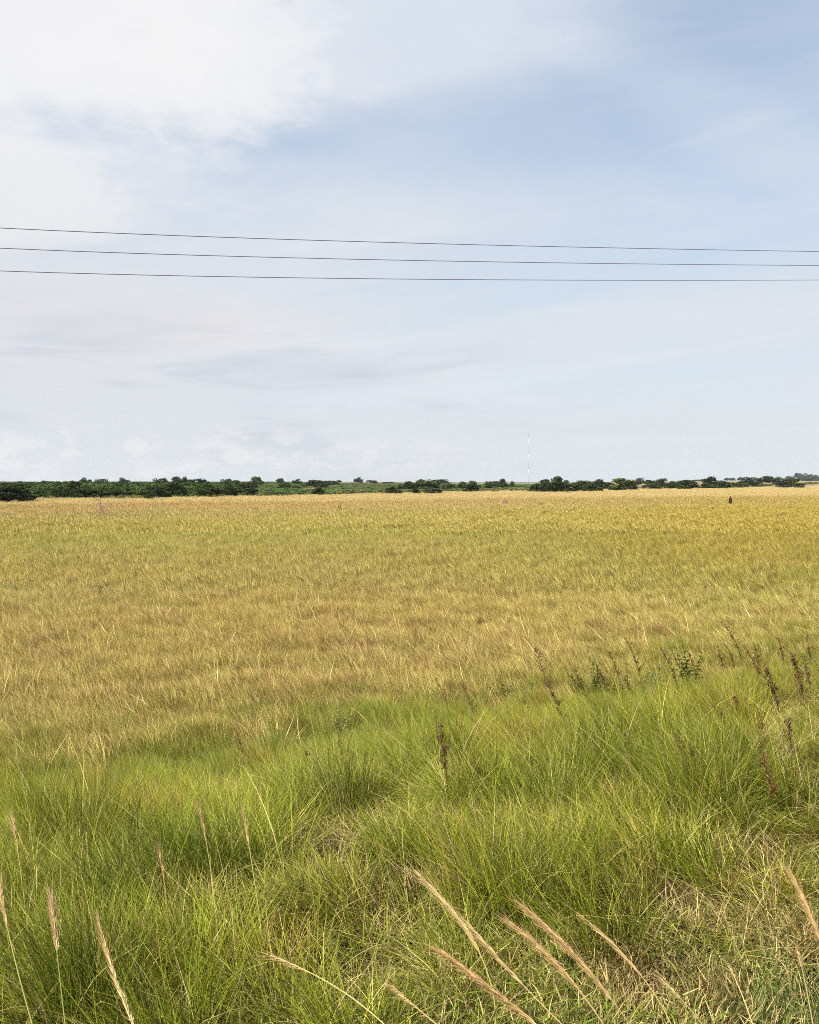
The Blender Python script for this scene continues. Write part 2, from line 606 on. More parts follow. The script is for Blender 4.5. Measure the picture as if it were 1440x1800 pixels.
# ------------------------------------------------------------------ grass prototypes (kept outside the scene)
PROTO = bpy.data.collections.new('grass_tufts')
WOOD = bpy.data.collections.new('scrub_crowns')


def tuft(idx, n, r, L, w, th0, th1, radial, wind, seg=5, dry=.2, Lvar=.35, seed=0, base_pow=.5, drydeg=1.0, coll=None, mat=None):
    g = np.random.default_rng(seed + idx * 13)
    ang = g.uniform(0, 2 * np.pi, n); rad = r * g.uniform(0, 1, n) ** base_pow
    bx = rad * np.cos(ang); by = rad * np.sin(ang)
    ra = g.uniform(0, 2 * np.pi, n)
    hx = np.cos(ang) * radial + np.cos(ra) * .6 - wind
    hy = np.sin(ang) * radial + np.sin(ra) * .6
    phi = np.arctan2(hy, hx)
    LL = L * (1 - Lvar + Lvar * 1.3 * g.uniform(0, 1, n) ** .8)
    T0 = np.abs(g.normal(th0, th0 * .6 + .05, n)); T1 = np.abs(g.normal(th1, th1 * .5 + .05, n))
    psi = phi + np.pi / 2 + g.uniform(-1.2, 1.2, n)
    W = w * g.uniform(.6, 1.35, n)
    P = np.stack([bx, by, np.full(n, -.03)], -1)
    rows = []
    wd = np.stack([np.cos(psi), np.sin(psi), np.zeros(n)], -1)
    H = []
    for k in range(seg + 1):
        t = k / seg
        th = T0 + T1 * t ** 1.3
        ww = W * (1 - t ** 1.8) if k < seg else W * .04
        rows.append(P - wd * ww[:, None] / 2); rows.append(P + wd * ww[:, None] / 2)
        H += [t, t]
        st = LL / seg
        P = P + np.stack([np.sin(th) * np.cos(phi), np.sin(th) * np.sin(phi), np.cos(th)], -1) * st[:, None]
        phi = phi + g.normal(0, .12, n)
    V = np.stack(rows, 1)          # n, 2(seg+1), 3
    m = 2 * (seg + 1)
    base = (np.arange(n) * m)[:, None]
    fs = []
    for k in range(seg):
        q = np.array([2 * k, 2 * k + 1, 2 * k + 3, 2 * k + 2])
        fs.append(base + q[None, :])
    Fq = np.concatenate(fs, 0)
    rn = np.repeat(g.uniform(0, 1, n), m)
    dr = np.repeat((g.uniform(0, 1, n) < dry) * g.uniform(.5, 1, n) * drydeg, m)
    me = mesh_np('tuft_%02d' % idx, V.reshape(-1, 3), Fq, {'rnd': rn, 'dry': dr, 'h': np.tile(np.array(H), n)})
    me.materials.append(mat or M_BLADE)
    o = bpy.data.objects.new('tuft_%02d' % idx, me)
    (coll or PROTO).objects.link(o)
    return o


for i in range(6):       # 0-5 tall bank grass
    tuft(i, 90, .15, .78, .0040, .16, .62, .6, .5, 6, .15, seed=1)
for i in range(6, 9):    # 6-8 collapsed thatch
    tuft(i, 85, .2, .38, .0036, .8, .9, .6, .5, 4, .75, seed=2)
for i in range(9, 13):   # 9-12 short verge turf
    tuft(i, 100, .12, .075, .0038, .6, .9, .5, .2, 3, .38, seed=3)
for i in range(13, 17):  # 13-16 near field
    tuft(i, 100, .22, .42, .0065, .25, .7, .5, .6, 4, .28, seed=4, drydeg=.7)
for i in range(17, 20):  # 17-19 middle field
    tuft(i, 110, .42, .44, .012, .25, .6, .5, .6, 3, .3, seed=5, drydeg=.7)
for i in range(20, 23):  # 20-22 far field
    tuft(i, 130, 1.0, .40, .021, .4, .5, .5, .6, 2, .25, seed=6, drydeg=.5)
for i in range(23, 25):  # 23-24 long pale flowering culms
    tuft(i, 9, .15, 1.05, .0042, .25, .55, .4, .6, 6, 1.0, seed=7, Lvar=.3)
for i in range(25, 27):  # 25-26 long pale culms, field sized
    tuft(i, 10, .5, .75, .012, .35, .55, .4, .8, 5, .9, seed=8, Lvar=.3)


def scatter(name, x, y, idx, rot, scl, tint, coll, mat, label, cat, z=None):
    z = ground_z(x, y) if z is None else z
    t4 = np.concatenate([tint, np.ones((len(x), 1))], 1)
    me = mesh_np(name, np.stack([x, y, z], -1), [], {'idx': idx.astype(np.int32), 'rot': rot, 'scl': scl, 'tint': t4})
    o = link(name, me)
    me.materials.append(mat)
    ng = bpy.data.node_groups.new(name + '_scatter', 'GeometryNodeTree')
    ng.interface.new_socket('Geometry', in_out='INPUT', socket_type='NodeSocketGeometry')
    ng.interface.new_socket('Geometry', in_out='OUTPUT', socket_type='NodeSocketGeometry')
    N = ng.nodes; Lk = ng.links
    gi = N.new('NodeGroupInput'); go = N.new('NodeGroupOutput')
    ci = N.new('GeometryNodeCollectionInfo')
    ci.inputs['Collection'].default_value = coll
    ci.inputs['Separate Children'].default_value = True
    ci.inputs['Reset Children'].default_value = True
    ip = N.new('GeometryNodeInstanceOnPoints')
    def na(nm, ty):
        nd = N.new('GeometryNodeInputNamedAttribute'); nd.data_type = ty; nd.inputs[0].default_value = nm
        return nd.outputs[0]
    Lk.new(gi.outputs[0], ip.inputs['Points'])
    Lk.new(ci.outputs[0], ip.inputs['Instance'])
    ip.inputs['Pick Instance'].default_value = True
    Lk.new(na('idx', 'INT'), ip.inputs['Instance Index'])
    er = N.new('FunctionNodeEulerToRotation')
    Lk.new(na('rot', 'FLOAT_VECTOR'), er.inputs[0])
    Lk.new(er.outputs[0], ip.inputs['Rotation'])
    Lk.new(na('scl', 'FLOAT_VECTOR'), ip.inputs['Scale'])
    Lk.new(ip.outputs[0], go.inputs[0])
    md = o.modifiers.new('scatter', 'NODES'); md.node_group = ng
    tag(o, label, cat, kind='stuff')
    return o


def wedge(y0, y1, dens, m=.60, pad=1.0):
    """uniform random points with |x| < m*y + pad"""
    area = m * (y1 * y1 - y0 * y0) + 2 * pad * (y1 - y0)
    n = int(area * dens)
    c0 = m * y0 * y0 + 2 * pad * y0
    q = c0 + rng.uniform(0, 1, n) * area
    y = (-2 * pad + np.sqrt(4 * pad * pad + 4 * m * q)) / (2 * m)
    x = rng.uniform(-1, 1, n) * (y * m + pad)
    return x, y


def rots(n, x, lean0, lean1, zj=.6):
    lean = rng.normal(0, .10, n) + lean0 + (lean1 - lean0) * sstep(x / 8, -.6, .9)
    return np.stack([rng.normal(0, .10, n), -lean, rng.normal(0, zj, n)], -1)


def S3(s): return np.stack([s, s, s], -1)


def verge_t(x, y):
    """>0 on the short turf of the roadside, negative on the tall bank grass (metres)"""
    return -(y - .44 * x - 2.66 + (fbm(x / .5, y / .5, 13) - .5) * .8)


def make_bank_grass():
    # tussocks on a jittered grid, each a fountain of tufts, with hollows of thatch between them
    g = .52
    gx, gy = np.meshgrid(np.arange(-20, 22, g), np.arange(1.2, 28, g))
    cx = (gx + rng.uniform(-.32, .32, gx.shape) * 1.0).ravel(); cy = (gy + rng.uniform(-.32, .32, gy.shape)).ravel()
    kp = np.abs(cx) < .62 * cy + 2.2
    cx, cy = cx[kp], cy[kp]
    m = len(cx)
    crad = rng.uniform(.12, .28, m); chgt = rng.uniform(.55, 1.02, m) * (.58 + .42 * fbm(cx / 2.2, cy / 2.2, 12))
    n1 = fbm(cx / 1.8, cy / 1.8, 14); n2 = rng.uniform(0, 1, m); n3 = fbm(cx / 3.0, cy / 3.0, 16)
    ca = acol(cx, cy)
    cc = np.zeros((m, 3)) + C3(.30, .335, .045)
    cc = lerp(cc, C3(.16, .26, .040), sstep(n1 + (n2 - .5) * .5, .42, .62) * .75)
    cc = lerp(cc, C3(.46, .42, .085), sstep(n2, .62, .9) * .5)
    cc = lerp(cc, C3(.40, .22, .06), (rng.uniform(0, 1, m) < .11) * .6)
    cc = lerp(cc, C3(.27, .25, .020), sstep(ca, 850, 1400) * .45)
    keep = fbm(cx / 1.1, cy / 1.1, 77, 2)
    chgt *= .58 + .48 * sstep(keep, .32, .48)
    chgt *= 1 - .35 * (rng.uniform(0, 1, m) < .25)
    lean = rng.normal(0, .12, m)
    nt = rng.poisson(crad ** 2 * 3.14 * 52 + 3)
    who = np.repeat(np.arange(m), nt)
    n = len(who)
    an = rng.uniform(0, 6.283, n); rr = np.sqrt(rng.uniform(0, 1, n))
    dx = np.cos(an) * rr; dy = np.sin(an) * rr
    x = cx[who] + dx * crad[who]; y = cy[who] + dy * crad[who]
    u = toe_u(x, y); wob = (fbm(x / 1.6, y / 1.6, 11) - .5) * 3.2
    turf = verge_t(x, y)
    hs = chgt[who] * (1.05 - .35 * rr) * rng.uniform(.8, 1.15, n)
    hs *= 1 - .55 * sstep(turf, -1.1, .1) * sstep(x, -1.6, 0.5)
    hs *= 1 - .40 * sstep(u + wob, -2.0, 2.2) * (1 - .8 * sstep(x, 1, 6))
    cc = cc * rng.uniform(.70, 1.35, (m, 1))
    idx = rng.integers(0, 6, n)
    q = rng.uniform(0, 1, n)
    idx[q < .05] = rng.integers(6, 9, (q < .05).sum())
    idx[q > .965] = rng.integers(23, 25, (q > .965).sum())
    rx = -dy * .17 + rng.normal(0, .10, n)
    ln = .03 + .46 * sstep(x / 8, -.6, .9) + lean[who]
    ry = dx * .18 - ln + rng.normal(0, .10, n)
    rot = np.stack([rx, ry, rng.normal(0, .8, n)], -1)
    col = cc[who] * rng.uniform(.82, 1.18, n)[:, None]
    hole = fbm(x / .55, y / .55, 33, 2)
    ok = (u + wob + rng.normal(0, .9, n) < 2.2) & (turf < .05) & ((hole > .33) | (rng.uniform(0, 1, n) < .12) | (u > -2.5))
    A = [a_[ok] for a_ in (x, y, idx, rot, hs, col, u, wob)]
    # filler between the tussocks
    x, y = wedge(1.5, 27, 62, pad=2.0)
    u = toe_u(x, y); wob = (fbm(x / 1.6, y / 1.6, 11) - .5) * 3.2; turf = verge_t(x, y)
    hole = fbm(x / .55, y / .55, 33, 2)
    ok = (u + wob + rng.normal(0, .9, len(x)) < 2.2) & (turf < .15) & ((hole > .33) | (rng.uniform(0, 1, len(x)) < .30) | (u > -2.5))
    holes = (hole < .37) & (u < -2.5)
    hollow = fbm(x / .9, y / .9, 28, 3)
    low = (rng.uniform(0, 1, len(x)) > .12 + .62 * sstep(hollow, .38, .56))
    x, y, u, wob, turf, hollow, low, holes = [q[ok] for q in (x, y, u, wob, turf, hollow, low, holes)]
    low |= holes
    n = len(x)
    idx = rng.integers(0, 6, n); th = rng.uniform(0, 1, n) < .38
    idx[th] = rng.integers(6, 9, th.sum())
    th |= low & (rng.uniform(0, 1, n) < .35)
    hs = rng.uniform(.26, .48, n) * (.8 + .5 * sstep(hollow, .4, .6)); hs[low] *= .5; idx[th] = rng.integers(6, 9, th.sum()); hs[th] *= 1.5
    c = lerp(np.zeros((n, 3)) + C3(.25, .30, .028), C3(.34, .23, .07), ((rng.uniform(0, 1, n) < .18) | holes) * .8)
    c = lerp(c, C3(.12, .21, .022), sstep(fbm(x / 1.2, y / 1.2, 29), .5, .65) * .7)
    c = lerp(c, c * C3(.55, .52, .42), low * 1.0)      # low tufts browned and darkened, standing in for shadow between clumps
    c *= rng.uniform(.8, 1.2, n)[:, None]
    B = [x, y, idx, rots(n, x, .05, .40), hs, c, u, wob]
    x, y, idx, rot, hs, col, u, wob = [np.concatenate([p_, q_]) for p_, q_ in zip(A, B)]
    col = lerp(col * C3(.90, .90, .70), GOLD * .8, sstep(u + wob, -1.6, 2.8) * .62 * (1 - .6 * sstep(x, 2, 6)))
    col = lerp(col, C3(.22, .14, .03), sstep(fbm(x / .9, y / .9, 78), .5, .64) * sstep(x, 1, 6) * sstep(u, -7, -2) * .45)
    sc = np.stack([np.maximum(hs, .72), np.maximum(hs, .72), hs], -1)
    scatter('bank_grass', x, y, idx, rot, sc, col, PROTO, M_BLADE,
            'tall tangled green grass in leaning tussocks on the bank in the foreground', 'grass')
    print('bank tufts', len(x))


def make_verge_turf():
    x, y = wedge(1.3, 5.0, 420, m=.6, pad=1.6)
    u = toe_u(x, y)
    wob = (fbm(x / 1.6, y / 1.6, 11) - .5) * 3.2
    turf = verge_t(x, y)
    kp = turf > -.25
    x, y, turf = x[kp], y[kp], turf[kp]
    n = len(x)
    t = fbm(x / .3, y / .3, 17)
    idx = rng.integers(9, 13, n)
    c = lerp(np.zeros((n, 3)) + C3(.20, .27, .03), C3(.46, .32, .15), sstep(t, .50, .66) * .75)
    c = lerp(c, C3(.10, .20, .03), sstep(fbm(x / .4, y / .4, 18), .5, .65) * .8)
    c = lerp(c, C3(.22, .11, .05), sstep(fbm(x / .2, y / .2, 38), .58, .7) * .8)
    c *= rng.uniform(.75, 1.2, n)[:, None]
    s = rng.uniform(.6, 1.3, n)
    rot = np.stack([rng.normal(0, .35, n), rng.normal(-.1, .35, n), rng.uniform(-3.14, 3.14, n)], -1)
    scatter('verge_turf', x, y, idx, rot, S3(s), c, PROTO, M_BLADE,
            'short matted turf mixed with dead straw at the bottom right', 'turf')


def make_field_grass():
    X = []; Y = []; I = []; S = []
    for (d0, d1, dens, lo, hi, culm, clo) in ((9, 30, 34, 13, 17, .035, 25), (30, 62, 12, 17, 20, .05, 25), (62, 135, 4.2, 20, 23, .012, 25), (135, 480, 1.3, 20, 23, 0, 25)):
        x, y = wedge(d0, d1, dens, pad=2)
        u = toe_u(x, y)
        wob = (fbm(x / 1.6, y / 1.6, 11) - .5) * 3.2
        kp = (u + wob + rng.normal(0, .7, len(x)) > -.6) & (y < edge_d(acol(x, y)) + 4)
        gap = fbm(x / 1.1, y / 1.1, 19)
        kp &= rng.uniform(0, 1, len(x)) < .6 + .4 * sstep(gap, .25, .5)
        x, y, gap = x[kp], y[kp], gap[kp]
        n = len(x)
        i = rng.integers(lo, hi, n)
        q = rng.uniform(0, 1, n) < culm
        i[q] = rng.integers(clo, clo + 2, q.sum())
        s = rng.uniform(.6, 1.15, n) * (.82 + .3 * sstep(gap, .3, .7))
        X.append(x); Y.append(y); I.append(i); S.append(s)
    x = np.concatenate(X); y = np.concatenate(Y); i = np.concatenate(I); s = np.concatenate(S)
    n = len(x)
    c = field_col(x, y) * C3(1.10, 1.09, 1.05) * (1 + rng.uniform(-.2, .2, n) * (1 - .6 * sstep(y, 40, 90)))[:, None]
    rot = rots(n, x, .30, .46, .5)
    scatter('field_grass', x, y, i, rot, S3(s), c, PROTO, M_BLADE,
            'golden dry grass covering the wide flat field up to the trees', 'grass')
    print('field tufts', n)


# ------------------------------------------------------------------ leaf crowns
def crown_mesh(name, seed, nleaf=1500, nl=14, flat=.9, low=0.0, leaf=.055, spread=1.0, skirt=.5):
    """crown of unit width and unit height standing on z=0; clumps of leaf faces"""
    g = np.random.default_rng(seed)
    cs = []; rs = []
    for k in range(nl):
        a = g.uniform(0, 2 * np.pi); q = g.uniform(0, 1) ** .6 * .34 * spread
        h = g.uniform(low + .16, .84)
        sh = 1 - .9 * abs(h - (.45 + low * .3)) if skirt < 1 else 1
        cs.append((q * np.cos(a) * sh, q * np.sin(a) * sh, h)); rs.append(g.uniform(.10, .20))
    for k in range(max(3, nl // 3)):           # skirt lobes
        a = g.uniform(0, 2 * np.pi)
        cs.append((.30 * np.cos(a), .30 * np.sin(a), low + g.uniform(.10, .3))); rs.append(g.uniform(.12, .2))
    cs = np.array(cs); rs = np.array(rs)
    which = g.integers(0, len(cs), nleaf)
    v = g.normal(0, 1, (nleaf, 3)); v /= np.linalg.norm(v, axis=1)[:, None]
    P = cs[which] + v * (rs[which] * g.uniform(.55, 1.08, nleaf))[:, None]
    P[:, 2] = np.maximum(P[:, 2], low + .01)
    nrm = v + g.normal(0, .55, (nleaf, 3)); nrm /= np.linalg.norm(nrm, axis=1)[:, None]
    t = np.cross(nrm, g.normal(0, 1, (nleaf, 3))); t /= np.linalg.norm(t, axis=1)[:, None]
    s = np.cross(nrm, t)
    L = leaf * g.uniform(.6, 1.3, nleaf); W = L * g.uniform(.5, .9, nleaf)
    V = np.stack([P - t * L[:, None] / 2, P + s * W[:, None] / 2, P + t * L[:, None] / 2, P - s * W[:, None] / 2], 1).reshape(-1, 3)
    Fq = np.arange(nleaf * 4).reshape(-1, 4)
    for ax in range(2):
        lo, hi = np.percentile(V[:, ax], (1, 99)); V[:, ax] = (V[:, ax] - (lo + hi) / 2) / (hi - lo)
    hi = np.percentile(V[:, 2], 99.3); V[:, 2] = low + (V[:, 2] - low) * (1 - low) / (hi - low)
    rn = np.repeat(np.clip(g.normal(.5, .22, nleaf) + (g.uniform(0, 1, len(cs)) - .5)[which] * .3, 0, 1), 4)
    return mesh_np(name, V, Fq, {'rnd': rn, 'dry': np.zeros(nleaf * 4)})


def trunk_mb(h, r, limbs=5, spread=.3, seed=0):
    rs = random.Random(seed)
    mb = MB()
    p = [Vector((0, 0, -.3 * r))]
    for k in range(4):
        p.append(Vector((rs.uniform(-.03, .03), rs.uniform(-.03, .03), h * (k + 1) / 4)))
    mb.tube(p, r, r * .55, 8)
    for k in range(limbs):
        a = rs.uniform(0, 6.28)
        z = h * rs.uniform(.5, .98)
        q = Vector((0, 0, z))
        e = Vector((math.cos(a) * spread, math.sin(a) * spread, z + rs.uniform(.15, .35)))
        m_ = q.lerp(e, .5) + Vector((0, 0, -.03))
        mb.tube([q, m_, e], r * .45, r * .12, 5)
    return mb


def mesh_of(mb, name):
    me = bpy.data.meshes.new(name)
    me.from_pydata([tuple(v) for v in mb.v], [], mb.f)
    at_ = me.attributes.new('rnd', 'FLOAT', 'POINT')
    at_.data.foreach_set('value', np.array(mb.r, dtype=np.float32))
    me.update()
    return me


CROWNS = {
    'bush': [crown_mesh('bush_crown', 100 + k, 2600, 15, low=0.0, leaf=.075) for k in range(4)],
    'tree': [crown_mesh('tree_crown', 200 + k, 2200, 13, low=.16, leaf=.075) for k in range(3)],
    'dome': [crown_mesh('dome_crown', 300 + k, 2200, 18, low=.20, leaf=.08, spread=1.2) for k in range(2)],
}
TRUNKS = {'bush': mesh_of(trunk_mb(.35, .035, 6, .22, 1), 'bush_trunk'),
          'tree': mesh_of(trunk_mb(.42, .04, 6, .25, 2), 'tree_trunk'),
          'dome': mesh_of(trunk_mb(.45, .05, 7, .3, 3), 'dome_trunk')}
for me in TRUNKS.values(): me.materials.append(M_BARK)
CM = {}
def crown_of(kind, k, mat):
    key = (kind, k % len(CROWNS[kind]), mat.name)
    if key not in CM:
        me = CROWNS[kind][key[1]].copy(); me.materials.clear(); me.materials.append(mat)
        CM[key] = me
    return CM[key]


NTREE = 0
def plant_tree(px, top, wpx, d, kind, mat, label, group=None, base=None):
    """px: column; top: row of the top; wpx: width; d: distance or base row"""
    global NTREE
    NTREE += 1
    if base is not None:
        p = on_ground(px, base); d = p.y
    x = (px - 720) / F * d
    z = gz(x, d)
    h = at(px, top, d).z - z
    w = wpx * d / F * 1.22
    name = {'bush': 'bush', 'tree': 'tree', 'dome': 'tree'}[kind]
    r = empty(name, (x, d, z), random.uniform(0, 6.28))
    c = link('crown', crown_of(kind, NTREE, mat), None, r); c.scale = (w, w, h)
    t = link('trunk', TRUNKS[kind], None, r); t.scale = (h * .9, h * .9, h)
    cat = 'bush' if kind == 'bush' else 'tree'
    tag(r, label, cat, group)
    return r


D, G, P_ = M_DARK, M_MIDL, M_PALE
